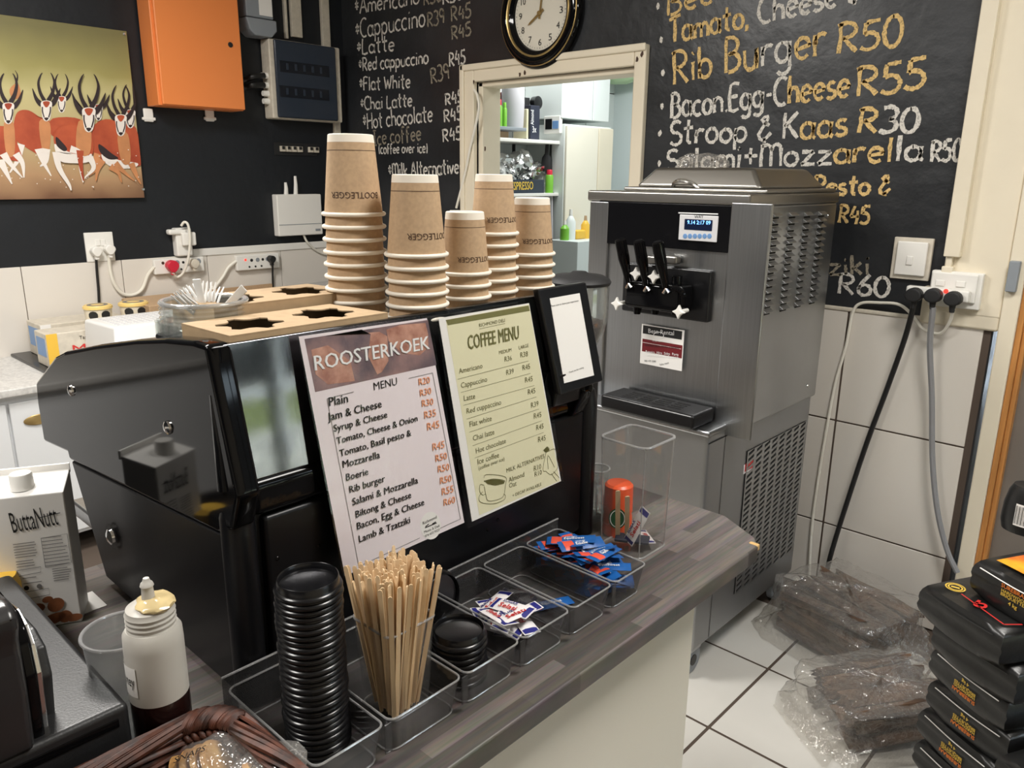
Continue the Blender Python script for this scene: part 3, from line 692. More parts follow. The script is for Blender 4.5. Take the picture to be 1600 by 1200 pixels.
# distribution board
a = P(425, 60, 'X', XL+.1); b = P(530, 190, 'X', XL+.1)
db = thing('distribution_board', 'white distribution board with tinted smoky door on the black wall', 'fuse box', (XL, (a.y+b.y)/2, b.z))
MB().box(XL+.004, XL+.085, a.y-.012, b.y+.035, b.z-.004, a.z+.004, .008).build('case', 'dirty_white', db)
MB().box(XL+.085, XL+.102, a.y+.01, b.y-.004, b.z+.002, a.z, .007).build('door', 'smoke_door', db)
for y0, y1 in ((103, 108), (142, 147)):
    p0 = P(437, y0, 'X', XL+.102); p1 = P(514, y1, 'X', XL+.102); z0 = P(437, y0-9, 'X', XL+.102).z; z1 = P(437, y0+9, 'X', XL+.102).z
    MB().box(XL+.100, XL+.1035, p0.y, p1.y, z1, z0, .001).build('breaker_window', 'smoke_dark', db)
    for k in range(5):
        yy = p0.y+(p1.y-p0.y)*(.12+.17*k); MB().box(XL+.1035, XL+.106, yy, yy+.014, z1+.012, z0-.01, .001).build('breaker', 'smoke_door', db)
for y in (118, 133, 146, 158):
    p = P(413, y, 'X', XL+.05); MB().lathe([(0, .03), (.013, .03), (.015, 0)], 14, T(p.x, a.y-.012, p.z) @ Matrix.Rotation(PI/2, 4, 'X')).build('gland', 'white_plastic', db)
# conduits feeding it
for i, (x0, x1, y1, wd, nm, lb) in enumerate(((447, 451, 60, .010, 'conduit', 'thin white conduit left of the two running up from the distribution board'), (457, 473, 57, .028, 'cable_trunking', 'wide white cable trunking running up from the distribution board'), (505, 517, 73, .026, 'cable_trunking', 'white cable trunking in the corner right of the distribution board'))):
    p0 = P(x0, y1, 'X', XL+.02); p1 = P(x1, y1, 'X', XL+.02); tag(MB().box(XL, XL+.022, p0.y, max(p1.y, p0.y+wd*.6), p0.z-(.0 if i < 2 else .0), 2.7, .003).build(nm, 'dirty_white'), lb, 'conduit')
mb = MB()
for k in range(2): mb.tube(smooth([P(413, 118+15*k, 'X', XL+.06), P(395, 120+13*k, 'X', XL+.06), P(385, 124+12*k, 'X', XL+.03), P(372, 128+12*k, 'X', XL+.01)]), .014, 10)
tag(mb.build('sleeved_cable', 'cable_black'), 'pair of black sleeved cables entering the side of the distribution board', 'cable')
q = P(530, 210, 'X', XL+.03); tag(MB().box(XL, XL+.02, q.y-.02, q.y+.02, .0+1.13, q.z+.1, .003).build('cable_trunking', 'dirty_white'), 'white cable trunking below the distribution board behind the tallest cups', 'conduit')
# old recessed breaker strip
a = P(428, 222, 'X', XL+.006); b = P(496, 244, 'X', XL+.006)
bs = thing('breaker_strip', 'row of old beige breakers set in the black wall below the distribution board', 'breakers', (XL, (a.y+b.y)/2, b.z))
MB().box(XL, XL+.006, a.y, b.y, b.z, a.z, .001).build('frame', 'black_matte', bs)
yy = a.y+.03
for k in range(7):
    if k != 4: MB().box(XL+.006, XL+.02, yy, yy+.03, b.z+.018, a.z-.018, .002).build('breaker', 'dirty_white', bs); MB().box(XL+.02, XL+.026, yy+.006, yy+.022, b.z+.03, b.z+.045, .002).build('switch_toggle', 'ink_black', bs)
    yy += .034
# router
a = P(432, 304, 'X', XL+.05); b = P(505, 366, 'X', XL+.05)
ro = thing('router', 'white wall-mounted router box with two stub cables on top', 'router', (XL, (a.y+b.y)/2, b.z))
MB().box(XL, XL+.05, a.y, b.y, b.z, a.z, .006).build('case', 'white_plastic', ro)
MB().box(XL+.05, XL+.0515, a.y+.004, b.y-.004, b.z+.058, b.z+.061).build('seam', 'grey_plastic', ro)
p = P(497, 359, 'X', XL+.051); MB().box(XL+.05, XL+.052, p.y-.016, p.y+.016, p.z-.006, p.z+.006, .001).build('badge', 'grey_plastic', ro)
for x, y, yt in ((447, 303, 285), (462, 303, 275)):
    MB().tube([P(x, y+2, 'X', XL+.025), P(x, (y+yt)/2, 'X', XL+.025), P(x-1, yt, 'X', XL+.025)], [.012, .010, .007], 10).build('antenna_stub', 'white_plastic', ro)
tag(MB().tube(smooth([P(474, 366, 'X', XL+.03), P(480, 378, 'X', XL+.03), P(494, 391, 'X', XL+.02), P(512, 398, 'X', XL+.02), P(545, 402, 'X', XL+.02)]), .006).build('router_cable', 'cable_white'), 'white cable dropping from under the router', 'cable')
# double wall socket
a = P(131, 364, 'X', XL+.012); b = P(181, 407, 'X', XL+.012)
ws = thing('wall_socket', 'square white double wall socket left of the white charger', 'socket', (XL, (a.y+b.y)/2, b.z))
MB().box(XL, XL+.012, a.y, b.y, b.z, a.z, .003).build('plate', 'white_plastic', ws)
for x in (153, 161): p = P(x, 379, 'X', XL+.013); MB().box(XL+.012, XL+.016, p.y-.01, p.y+.01, p.z-.014, p.z+.014, .002).build('switch', 'white_plastic', ws)
def plug(px_, py_, x, s, m, ax='X', nm='plug'):
    """three-pin plug body: rounded wedge"""
    pass
def plugs_l(x, y, lab, m, cat='plug', r=.024, d=.012):
    p = P(x, y, 'X', XL+d+.02); o = thing('plug', lab, cat, (p.x-.02, p.y, p.z-r))
    MB().prism([(p.x-.02, p.y+r*math.cos(t)*(1.0 if math.sin(t) > -.3 else .8), p.z+r*math.sin(t)) for t in [k*PI/6+PI/2 for k in range(12)]], (.04, 0, 0), .006).build('body', m, o)
    MB().box(p.x-.008, p.x+.012, p.y-.008, p.y+.008, p.z-r-.012, p.z-r+.008, .003).build('cord_grip', m, o); return p
plugs_l(150, 393, 'white plug in the left side of the square double wall socket', 'white_plastic'); plugs_l(171, 390, 'white plug in the right side of the square double wall socket', 'white_plastic')
tag(MB().tube(smooth([P(150, 400, 'X', XL+.03), P(151.5, 425, 'X', XL+.02), P(154, 455, 'X', XL+.02), P(155, 480, 'X', XL+.02), P(156, 505, 'X', XL+.02)]), .006).build('power_cable', 'cable_black'), 'black power cord hanging from the square double wall socket', 'cable')
tag(MB().tube(smooth([P(171, 397, 'X', XL+.03), P(171, 415, 'X', XL+.02), P(177, 440, 'X', XL+.02), P(190, 458, 'X', XL+.02), P(207, 461, 'X', XL+.02), P(222, 452, 'X', XL+.02), P(231, 430, 'X', XL+.02), P(241, 417, 'X', XL+.03)]), .008).build('extension_cable', 'cable_white'), 'white cable looping from the wall socket to the plug strip with red plug', 'cable')
def strip(x0, y0, x1, y1, lab, holes):
    a = P(x0, y0, 'X', XL+.035); b = P(x1, y1, 'X', XL+.035); z0 = a.z; h = abs(P(x0, y0+24, 'X', XL+.035).z-a.z)
    o = thing('plug_strip', lab, 'plug strip', (XL, (a.y+b.y)/2, z0-h))
    MB().box(XL+.008, XL+.035, a.y, b.y, z0-h, z0, .005).build('case', 'white_plastic', o)
    for f, g, r, m in holes:
        p = Vector((XL+.035, a.y+(b.y-a.y)*f, z0-h*g)); MB().lathe([(0, .0015), (r, .0015), (r, 0)], 14, Matrix.Translation(p) @ Matrix.Rotation(PI/2, 4, 'Y')).build('socket_hole' if m != 'red_light' else 'pilot_lamp', m, o)
strip(240, 406, 318, 398, 'white plug strip with a red plug under the charger', [(.17, .25, .007, 'ink_brown'), (.45, .3, .012, 'grey_plastic'), (.57, .3, .006, 'ink_black'), (.88, .3, .013, 'grey_plastic'), (.52, .75, .005, 'ink_black'), (.66, .45, .009, 'grey_plastic')])
strip(369, 400, 436, 395, 'white plug strip below the router with a black plug', [(.2, .3, .006, 'red_light'), (.34, .35, .008, 'ink_black'), (.48, .35, .011, 'grey_plastic'), (.60, .35, .007, 'ink_black'), (.71, .35, .011, 'grey_plastic'), (.28, .78, .005, 'ink_black'), (.42, .78, .005, 'ink_black'), (.56, .78, .005, 'ink_black')])
plugs_l(269, 416, 'red plug in the left plug strip', 'red_plastic', r=.030, d=.03); plugs_l(303, 412, 'pale plug at the right end of the left plug strip', 'dirty_white', r=.024, d=.03); plugs_l(424, 405, 'black plug at the right end of the plug strip below the router', 'cable_black', r=.020, d=.03)
tag(MB().tube(smooth([P(426, 412, 'X', XL+.045), P(426, 430, 'X', XL+.025), P(427, 462, 'X', XL+.02), P(428, 480, 'X', XL+.02)]), .005).build('power_cable', 'cable_black'), 'black power cord hanging from the plug strip below the router', 'cable')
tag(MB().tube(smooth([P(369, 408, 'X', XL+.03), P(357, 418, 'X', XL+.02), P(348, 433, 'X', XL+.02), P(335, 450, 'X', XL+.02), P(320, 470, 'X', XL+.02)]), .008).build('extension_cable', 'cable_white'), 'white cable running down left from the plug strip below the router', 'cable')
# charger on the wall
a = P(272, 357, 'X', XL+.06); b = P(307, 393, 'X', XL+.06)
ch = thing('charger', 'white charger block with a curled cord above the red plug', 'charger', (XL, (a.y+b.y)/2, b.z-.02))
MB().box(XL, XL+.05, a.y+.01, b.y-.01, b.z-.02, a.z, .008).build('body', 'white_plastic', ch)
MB().box(XL+.05, XL+.075, a.y+.03, b.y, b.z+.03, a.z-.02, .008).build('front', 'white_plastic', ch)
MB().box(XL+.02, XL+.06, a.y-.025, a.y+.06, a.z-.03, a.z-.005, .008).build('clip', 'white_plastic', ch)
MB().tube(smooth([P(283, 353, 'X', XL+.07), P(288, 347, 'X', XL+.08), P(294, 352, 'X', XL+.09), P(297, 375, 'X', XL+.09), P(294, 405, 'X', XL+.08), P(287, 425, 'X', XL+.06), P(277, 433, 'X', XL+.05), P(270, 426, 'X', XL+.06)]), .006).build('cord', 'cable_white', ch)
# ------------------------------------------------------------------ cords on the door frame
tag(MB().tube(smooth([P(741, 140, 'Y', YB-.03), P(746, 150, 'Y', YB-.03), P(748, 170, 'Y', YB-.03), P(741, 205, 'Y', YB-.03), P(735, 230, 'Y', YB-.03), P(727, 270, 'Y', YB-.03), P(713, 325, 'Y', YB-.03)]), .006).build('hanging_cable', 'cable_white'), 'white cord hanging on the left post of the kitchen doorway', 'cable')
q = P(717, 332, 'Y', YB-.03); tag(MB().box(q.x-.06, q.x+.05, YB-.04, YB-.0, q.z-.12, q.z+.01, .005).build('junction_box', 'white_plastic'), 'white junction box low beside the kitchen doorway post behind the cups', 'box')
# ------------------------------------------------------------------ switch and sockets on the back wall, right
def wbx(x0, y0, x1, y1, d, dep=None):
    a = P(x0, y0, 'Y', YB-d); b = P(x1, y1, 'Y', YB-d); return a, b
a, b = wbx(1397, 370, 1449, 440, .02)
sw = thing('light_switch', 'white light switch plate with one rocker on the chalkboard', 'switch', ((a.x+b.x)/2, YB, b.z))
MB().box(a.x, b.x, YB-.014, YB, b.z, a.z, .003).build('back_plate', 'dirty_white', sw)
MB().box(a.x+.014, b.x-.012, YB-.024, YB-.014, b.z+.014, a.z-.012, .004).build('plate', 'white_plastic', sw)
k = P(1421, 407, 'Y', YB-.025); MB().box(k.x-.009, k.x+.009, YB-.028, YB-.024, k.z-.014, k.z+.014, .003).build('rocker', 'white_plastic', sw)
a, b = wbx(1455, 422, 1527, 486, .055)
so = thing('wall_socket', 'raised white double wall socket box holding the three-plug adaptor', 'socket', ((a.x+b.x)/2, YB-.02, b.z))
MB().box(a.x, b.x, YB-.045, YB-.02, b.z, a.z, .004).build('box', 'white_plastic', so)
MB().box(a.x+.004, b.x-.012, YB-.055, YB-.045, b.z+.02, a.z-.004, .004).build('plate', 'white_plastic', so)
for x, y in ((1469, 442), (1501, 444)): p = P(x, y, 'Y', YB-.056); MB().box(p.x-.013, p.x+.013, YB-.059, YB-.055, p.z-.009, p.z+.009, .002).build('switch', 'white_plastic', so)
a, b = wbx(1416, 446, 1512, 474, .085)
ad = thing('plug_adaptor', 'white three-way plug adaptor with a red light stuck on the socket box', 'adaptor', ((a.x+b.x)/2, YB-.055, b.z))
MB().box(a.x, b.x, YB-.085, YB-.058, b.z, a.z, .006).build('case', 'white_plastic', ad)
p = P(1478, 455, 'Y', YB-.085); MB().lathe([(0, .003), (.006, .002), (.007, 0)], 14, Matrix.Translation(p) @ Matrix.Rotation(PI/2, 4, 'X')).build('pilot_lamp', 'red_light', ad)
for i, (x, y, lab) in enumerate(((1428, 462, 'leftmost of the three black plugs in the white adaptor'), (1458, 463, 'middle of the three black plugs in the white adaptor'), (1489, 468, 'rightmost of the three black plugs in the white adaptor'))):
    p = P(x, y, 'Y', YB-.105); o = thing('plug', lab, 'plug', (p.x, YB-.085, p.z-.03))
    MB().prism([(p.x+.026*math.cos(t), YB-.086, p.z+(.026 if math.sin(t) > 0 else .020)*math.sin(t)) for t in [k*PI/6 for k in range(12)]], (0, -.035, 0), .007).build('body', 'black_matte', o)
    MB().tube([(p.x, YB-.1, p.z-.014), (p.x+.001, YB-.1, p.z-.04)], [.010, .007], 10).build('cord_grip', 'black_matte', o)
YW = YB-.1
def bwc(pts, r, m, nm, lab): tag(MB().tube(smooth([P(x, y, 'Y', YB-d) for x, y, d in pts]), r).build(nm, m), lab, 'cable')
bwc([(1428, 474, .1), (1422, 500, .08), (1410, 540, .06), (1385, 610, .05), (1355, 690, .05), (1325, 780, .06), (1300, 860, .08), (1285, 920, .1)], .0085, 'cable_black', 'power_cable', 'thick black power cable running down from the plug adaptor to behind the firewood')
bwc([(1458, 480, .1), (1453, 540, .08), (1456, 620, .06), (1457, 720, .06), (1465, 800, .06), (1480, 860, .06), (1496, 895, .07)], .009, 'cable_grey', 'power_cable', 'grey power cable running down from the plug adaptor towards the charcoal bags')
bwc([(1490, 482, .1), (1485, 500, .08), (1474, 518, .06), (1460, 521, .05), (1440, 512, .04), (1425, 492, .03), (1405, 476, .03), (1375, 473, .02), (1345, 474, .02), (1332, 490, .02), (1322, 540, .02), (1305, 600, .02), (1290, 680, .02), (1277, 760, .02), (1268, 830, .02), (1264, 910, .03)], .005, 'cable_white', 'power_cable', 'thin white cable looping from the plug adaptor down the tiles behind the soft-serve machine')
# ------------------------------------------------------------------ left worktop and what stands on it
WZ = .72
wt = thing('low_counter', 'low counter with speckled grey worktop along the tiled left wall', 'counter', (-3.5, .5, 0))
MB().box(XL+.01, -3.19, -1.0, 2.6, WZ-.032, WZ, .006).build('worktop', 'worktop_grey', wt)
MB().box(XL+.03, -3.23, -1.0, 2.6, .08, WZ-.032, .004).build('cabinet', 'cabinet_white', wt)
for y0, y1 in ((-.9, .75), (.76, 1.5), (1.51, 2.5)): MB().box(-3.23, -3.212, y0, y1, .1, WZ-.06, .004).build('door', 'cabinet_white', wt)
p = P(62, 655, 'X', -3.208); ov = MB().lathe([(0, .002), (.03, .002), (.034, 0)], 24, Matrix.Translation(p) @ Matrix.Rotation(PI/2, 4, 'Y') @ Matrix.Diagonal((.6, 1.6, 1, 1))); ov.build('oval_badge', 'gold', wt)
# tray with packets
a = P(15, 553, 'Z', WZ+.02); b = P(95, 592, 'Z', WZ+.02)
tag(MB().box(-3.78, -3.3, .93, 1.5, WZ, WZ+.012, .004).build('flat_tray', 'black_plastic'), 'flat dark tray under the butter packets on the low counter', 'tray')
tray_z = WZ+.012
def packet(x0, y0, x1, y1, z0, h, lab, m, side, txt=None):
    o = thing('food_packet', lab, 'packet', ((x0+x1)/2, (y0+y1)/2, z0))
    MB().box(x0, x1, y0, y1, z0, z0+h, .004).build('wrapper', m, o)
    MB().box(x1, x1+.001, y0, y0+.04, z0, z0+h).build('end_band', side, o)
    MB().box(x0+.02, x1-.02, y0-.001, y0, z0+.04, z0+h-.02).build('blue_print', 'button_blue', o)
    if txt:
        mb = MB(); put_text(mb, txt, (x1+.0015, y0+.09, z0+.045), (x1+.0015, y0+.25, z0+.045), NL, .035); mb.build('print', 'sugar_red', o)
        mb = MB(); put_text(mb, 'Tasty & Toasty', (x1+.0015, y0+.12, z0+.1), (x1+.0015, y0+.24, z0+.1), NL, .014); mb.build('print', 'ink_black', o)
packet(-3.52, .96, -3.38, 1.34, tray_z, .135, 'yellow and silver printed food packet with red lettering, front of the tray', 'dirty_white', 'yellow_box', 'Malta')
packet(-3.75, 1.0, -3.575, 1.34, tray_z, .14, 'pale plastic-wrapped food packet behind the yellow packet', 'dirty_white', 'paper_white')
# tubs with yellow lids
for px_, py_, xx, lab, nlow in ((152, 476, -3.52, 'margarine tub with yellow lid, left one behind the white crate', 1), (208, 471, -3.55, 'margarine tub with yellow lid, right one behind the white crate', 1)):
    p = P(px_, py_, 'X', xx); r = (P(px_+31, py_, 'X', xx)-P(px_-31, py_, 'X', xx)).length*.36
    h = (p.z-WZ)/2
    for k in (1, 0):
        l2 = lab if k else lab.replace('margarine tub with yellow lid', 'lower margarine tub under a yellow-lidded tub')
        o = thing('margarine_tub', l2, 'tub', (p.x, p.y, WZ+k*h))
        M_ = T(p.x, p.y, WZ+k*h)
        MB().lathe([(0, 0), (r*.8, 0), (r*.95, h-.016), (0, h-.016)], 32, M_).build('tub', 'tub_cream', o)
        MB().lathe([(0, h), (r*.9, h), (r*.93, h-.003), (r, h-.004), (r*1.02, h-.014), (r*.95, h-.016)], 32, M_).build('lid', 'yellow_tub', o)
        MB().lathe([(r*.45, h+.0005), (r*.72, h+.0005)], 24, M_).build('lid_print', 'ink_grey', o)
        mb = MB(); ang = math.atan2(-p.y, -p.x)
        for da in (-.35, .5):
            d = Vector((math.cos(ang+da), math.sin(ang+da), 0)); s = Vector((-d.y, d.x, 0)); c0 = Vector((p.x, p.y, WZ+k*h+h*.62))+d*(r*.93+.004)
            mb.poly([c0+s*.018*math.cos(t)*(1+.3*math.sin(t))+Vector((0, 0, .022*math.sin(t))) for t in [q*PI/6 for q in range(12)]])
        mb.build('tub_print', 'ink_black', o)
# white perforated crate
a = P(138, 503, 'Z', .935); b = P(258, 490, 'Z', .935); c2 = P(183, 531, 'Z', .9)
cr = thing('white_crate', 'white perforated plastic crate in front of the yellow-lidded tubs', 'crate', (-3.1, 1.1, WZ))
zz = .915; A = P(140, 502, 'Z', zz); B = P(262, 489, 'Z', zz)
x1 = -3.0
MB().hexa([(x1-.02, A.y-.02, WZ), (x1-.02, B.y+.25, WZ), (-3.4, B.y+.25, WZ), (-3.4, A.y, WZ), (x1-.1, A.y+.02, zz), (x1-.1, B.y+.22, zz), (-3.36, B.y+.22, zz), (-3.36, A.y, zz)], .012).build('shell', 'fork_white', cr)
mb = MB()
for i in range(16):
    for j in range(9):
        x = x1-.13-j*.024; y = A.y+.05+i*.024; mb.box(x-.007, x+.007, y-.007, y+.007, zz, zz+.002)
mb.build('perforation', 'panel_grey', cr)
# cardboard trays further along
q = P(246, 475, 'X', -3.6); tag(MB().box(-3.75, -3.45, q.y-.1, q.y+.22, WZ, q.z+.02, .004).build('cardboard_box', 'kraft'), 'small brown cardboard box between the tubs and the glass jar', 'box')
q = P(405, 462, 'X', -3.55)
cbx = MB(); cbx.box(-3.775, -3.63, q.y-.16, q.y+.2, WZ, q.z-.03); cbx.box(-3.78, -3.765, q.y-.16, q.y+.2, q.z-.03, q.z+.02); cbx.box(-3.64, -3.625, q.y-.16, q.y+.2, q.z-.03, q.z); tag(cbx.build('cardboard_tray', 'kraft'), 'open brown cardboard tray under the plug strip behind the glass jar', 'box')
# clear ribbed tub with dark contents behind the cups
q = P(492, 470, 'X', -3.5); zt = P(480, 447, 'X', -3.5).z
ct = thing('plastic_tub', 'clear ribbed plastic tub with dark contents behind the tallest cups', 'tub', (q.x, q.y, WZ))
mb = MB(); y0 = P(450, 450, 'X', -3.5).y; y1 = P(530, 450, 'X', -3.5).y
mb.box(-3.6, -3.44, y0, y1, WZ, zt, .01); mb.build('tub', 'cup_clear', ct)
for k in range(16):
    yy = y0+(y1-y0)*(k+.5)/16; MB().box(-3.44, -3.435, yy-.006, yy+.006, WZ+.02, zt, .002).build('rib', 'cup_clear', ct)
MB().box(-3.59, -3.46, y0+.02, y1-.02, WZ+.005, WZ+.1, .02).build('contents', 'black_matte', ct)
# ------------------------------------------------------------------ service counter
E_ = P(1212, 850, 'Z', ZC); c1 = P(1133, 805, 'Z', ZC); c2 = P(1031, 776, 'Z', ZC)
XF = -.545; YE = c1.y
co = thing('service_counter', 'counter with dark wood-plank laminate top and cream base in the foreground', 'counter', (-.9, .4, 0))
top = [(XF, -.75), (XF, E_.y-.03), (XF-.022, E_.y), (c1.x, YE), (-1.32, YE), (-1.32, -.75)]
MB().prism([(x, y, ZC-.032) for x, y in top], (0, 0, .032), .004).build('counter_top', 'laminate_wood', co)
MB().box(-1.28, -.588, -.7, P(1085, 965, 'X', -.588).y, 0, ZC-.032, .003).build('base', 'counter_white', co)
p = P(1208, 853, 'X', XF); mb = MB(); mb.box(XF-.02, XF-.001, E_.y-.032, E_.y-.02, ZC-.012, ZC+.0008, .003); mb.build('chipped_corner', 'chip', co)
# ------------------------------------------------------------------ espresso machine seen from its back
YS0, YS1, YL = .385, 1.010, 1.062
XT, ZT = -.812, 1.305       # upper edge of the slanted panel
em = thing('espresso_machine', 'black espresso machine with glossy side panel and menus taped on its back', 'coffee machine', (-1.05, .72, ZC))
def sp(x, y): return P(x, y, 'Y', YS0)
arch = [(322, 540), (300, 533), (255, 529), (210, 531), (150, 539), (99, 549.5), (85, 557), (55, 597), (58, 629), (68, 690), (105, 707), (108, 719), (339, 833), (362, 830), (371, 779)]
up_pts = [sp(*a) for a in arch]
MB().prism(up_pts, (0, .03, 0), .006).build('side_panel', 'black_gloss', em, 50)
lowp = [sp(108, 720), sp(125, 762), sp(150, 860)]
d = (lowp[2]-lowp[0]); xb = lowp[0].x + (ZC+.012-lowp[0].z)*d.x/d.z
lo = [sp(108, 721), Vector((xb, YS0, ZC+.012)), Vector((-.80, YS0, ZC+.012)), sp(352, 842), sp(339, 835)]
MB().prism([q+Vector((0, .003, 0)) for q in lo], (0, .03, 0), .003).build('lower_side_panel', 'black_satin', em)
off = Vector((0, YS1-YS0, 0))
MB().prism([q+off for q in up_pts], (0, .03, 0), .006).build('side_panel', 'black_gloss', em, 50)
MB().prism([q+Vector((0, YL-YS0, 0)) for q in lo], (0, .03, 0), .003).build('lower_side_panel', 'black_satin', em)
for x, y in ((112, 610), (263, 668), (175, 838)):
    s = .011 if y < 800 else .016; M_ = Matrix.Translation(sp(x, y)) @ Matrix.Rotation(PI/2, 4, 'X')
    MB().lathe([(0, s*.5), (s*.4, s*.45), (s*.75, s*.25), (s*.8, 0)], 20, M_).build('screw', 'chrome', em)
    if y > 800: MB().lathe([(s*1.1, .0008), (s*1.3, .0008)], 24, M_).build('recess_ring', 'ink_black', em)
# body, lip, columns, deck
MB().box(-1.26, -.812, YS0+.034, YL, ZC+.03, 1.115, .008).build('body', 'black_matte', em)
MB().box(-.83, -.80, YS0+.045, YL-.01, ZC+.012, 1.092, .006).build('back_panel', 'black_satin', em)
MB().box(-.84, -.797, YS0+.03, YL+.01, 1.095, 1.142, .012, seg=4).build('lip', 'black_gloss', em)
for y in (YS0+.018, YL+.010):
    MB().lathe([(0, ZC), (.020, ZC), (.020, 1.10), (.015, 1.125), (0, 1.13)], 24, T(-.812, y, 0)).build('corner_column', 'black_satin', em, 50)
DY0 = P(347, 541, 'X', XT).y; y0, y1 = DY0, YS1-.005
MB().prism([(-.802, y0-.008, 1.140), (XT, y0, ZT), (XT-.012, y0, ZT), (-.86, y0-.008, 1.140)], (0, y1-y0, 0), .002).build('mirror_panel', 'mirror_black', em)
MB().tube([(-.803, y0-.014, 1.139), (XT-.006, y0-.006, ZT-.004)], .010, 12).build('edge_trim', 'black_gloss', em)
dk = MB().prism([(XT-.01, y0, 1.27), (XT-.01, YS1, 1.27), (-1.07, YS1, 1.27), (-1.07, .512, 1.27), (-1.0, y0+.005, 1.27)], (0, 0, .02), .003)
dk.build('cup_deck', 'black_satin', em)
MB().box(-1.0, XT-.012, YS0+.028, y0, 1.22, 1.262, .006).build('deck_end', 'black_gloss', em)
q0, q1 = sp(112, 835), sp(143, 875)
MB().box(q0.x-.16, q0.x+.06, YS0+.05, YS1-.03, q0.z-.03, q0.z, .006).build('drip_tray', 'steel', em)
for y in (.45, 1.02): MB().lathe([(0, 0), (.02, 0), (.016, .03), (0, .03)], 16, T(-.86, y, ZC)).build('foot', 'black_plastic', em)
mb = MB()
for x, y in ((434, 873), (498, 853), (762, 828), (778, 812)):
    q = P(x, y, 'X', -.7995); mb.lathe([(0, .001), (.0025, .0005), (.003, 0)], 8, Matrix.Translation(q) @ Matrix.Rotation(PI/2, 4, 'Y'))
mb.build('rivets', 'black_gloss', em)
# ------------------------------------------------------------------ laminated menus
ptop = Vector((XT+.012, 0, ZT-.012)); pbot = Vector((-.770, 0, .99)); dv = ptop-pbot
SN = Vector((dv.z, 0, -dv.x)).normalized()
PL = Plane(pbot, SN)
def sheet_part(root, name, px, m, e, th=.0006, rz=0):
    pts = [PL.at(x, y, e) for x, y in px]; MB().prism(pts, -SN*th).build(name, m, root)
def wavy(root, name, px, m, e):
    a, b, c, d = [PL.at(x, y, e) for x, y in px]
    def f(u, v):
        p = a.lerp(b, u).lerp(d.lerp(c, u), v); return p + SN*(.0010*math.sin(v*9+u*3)*(1-abs(2*u-1))+.0009*math.sin(v*5))
    MB().grid(f, 14, 18).build(name, m, root)
Z4 = lambda x, y: (460+x*.35, 480+y*.35)
Z5 = lambda x, y: (680+x/3, 440+y/3)
def texts(root, Z, lst, m, e=.0016, bold=0):
    mb = MB()
    for it in lst:
        s, x0, y0, x1, y1 = it[:5]; a = PL.at(*Z(x0, y0), e); b = PL.at(*Z(x1, y1), e); h = None
        if len(it) > 5: h = (PL.at(*Z(x0, y0-it[5]), e)-a).length
        put_text(mb, s, a, b, SN, h, bold)
    mb.build('lettering', m, root)
def lines(root, Z, lst, m, wd, e=.0015):
    mb = MB()
    for l in lst: line(mb, PL.at(*Z(*l[:2]), e), PL.at(*Z(*l[2:]), e), SN, wd)
    mb.build('ruled_lines', m, root)
a = PL.at(633, 860)
m1 = thing('laminated_menu', 'pink laminated bread menu headed by a photo band, left of the green one', 'menu', (a.x, a.y, PL.at(537, 903).z))
sheet_part(m1, 'pouch', [(463.5, 521), (671.5, 490), (728, 816), (537, 904)], 'laminate', .0004)
sheet_part(m1, 'paper', [(467, 526), (667, 497), (725.5, 816.5), (539, 900)], 'menu_pink', .0010)
sheet_part(m1, 'photo_band', [Z4(45, 142), Z4(596, 57), Z4(635, 258), Z4(93, 379)], 'menu_photo', .0012)
mb = MB()
for pts in (((140, 128), (300, 100), (340, 120), (330, 220), (370, 300), (390, 290), (420, 240), (415, 130), (380, 110)), ((75, 190), (150, 170), (250, 240), (270, 330), (150, 345), (95, 300)), ((410, 100), (470, 80), (585, 70), (597, 120), (598, 180), (560, 215), (480, 205), (420, 150))):
    mb.poly([PL.at(*Z4(x, y), .0014) for x, y in pts])
mb.build('bread_print', 'bread', m1)
texts(m1, Z4, [('ROOSTERKOEK', 92, 283, 604, 186, 66)], 'ink_white', .0018, .02)
texts(m1, Z4, [('MENU', 356, 371, 460, 346)], 'ink_black')
texts(m1, Z4, [('Plain', 156, 442, 240, 424), ('Jam & Cheese', 150, 508, 390, 446), ('Syrup & Cheese', 177, 557, 415, 492), ('Tomato, Cheese & Onion', 190, 612, 550, 508), ('Tomato, Basil pesto &', 203, 668, 522, 573),
  ('Mozzarella', 217, 718, 382, 672), ('Boerie', 232, 775, 330, 747), ('Rib burger', 247, 830, 405, 778), ('Salami & Mozzarella', 260, 885, 552, 785), ('Biltong & Cheese', 275, 940, 522, 850), ('Bacon, Egg & Cheese', 281, 993, 580, 882), ('Lamb & Tzatziki', 290, 1050, 517, 962)], 'ink_black', .0016, .012)
texts(m1, Z4, [('R20', 556, 348, 605, 338), ('R30', 562, 398, 611, 386), ('R30', 570, 445, 620, 435), ('R35', 581, 497, 632, 485), ('R45', 594, 550, 647, 537), ('R45', 618, 640, 670, 627), ('R50', 631, 690, 681, 677), ('R50', 641, 738, 691, 727), ('R50', 651, 790, 701, 777), ('R55', 659, 840, 710, 825), ('R60', 667, 887, 717, 873)], 'ink_orange', .0016, .02)
lines(m1, Z4, [(146, 408, 265, 378), (510, 318, 617, 293), (617, 293, 742, 945), (742, 945, 650, 987), (560, 1030, 288, 1157), (288, 1157, 146, 408)], 'ink_grey', .0007)
mb = MB(); mb.poly([PL.at(*Z4(608+46*math.cos(t), 975+62*math.sin(t)), .0013) for t in [k*PI/12 for k in range(24)]]); mb.build('logo_disc', 'paper_white', m1)
texts(m1, Z4, [('Richmond', 574, 972, 636, 942), ('Meats & Deli', 580, 1010, 648, 980), ('074 433 9023', 583, 1028, 648, 998)], 'ink_black')
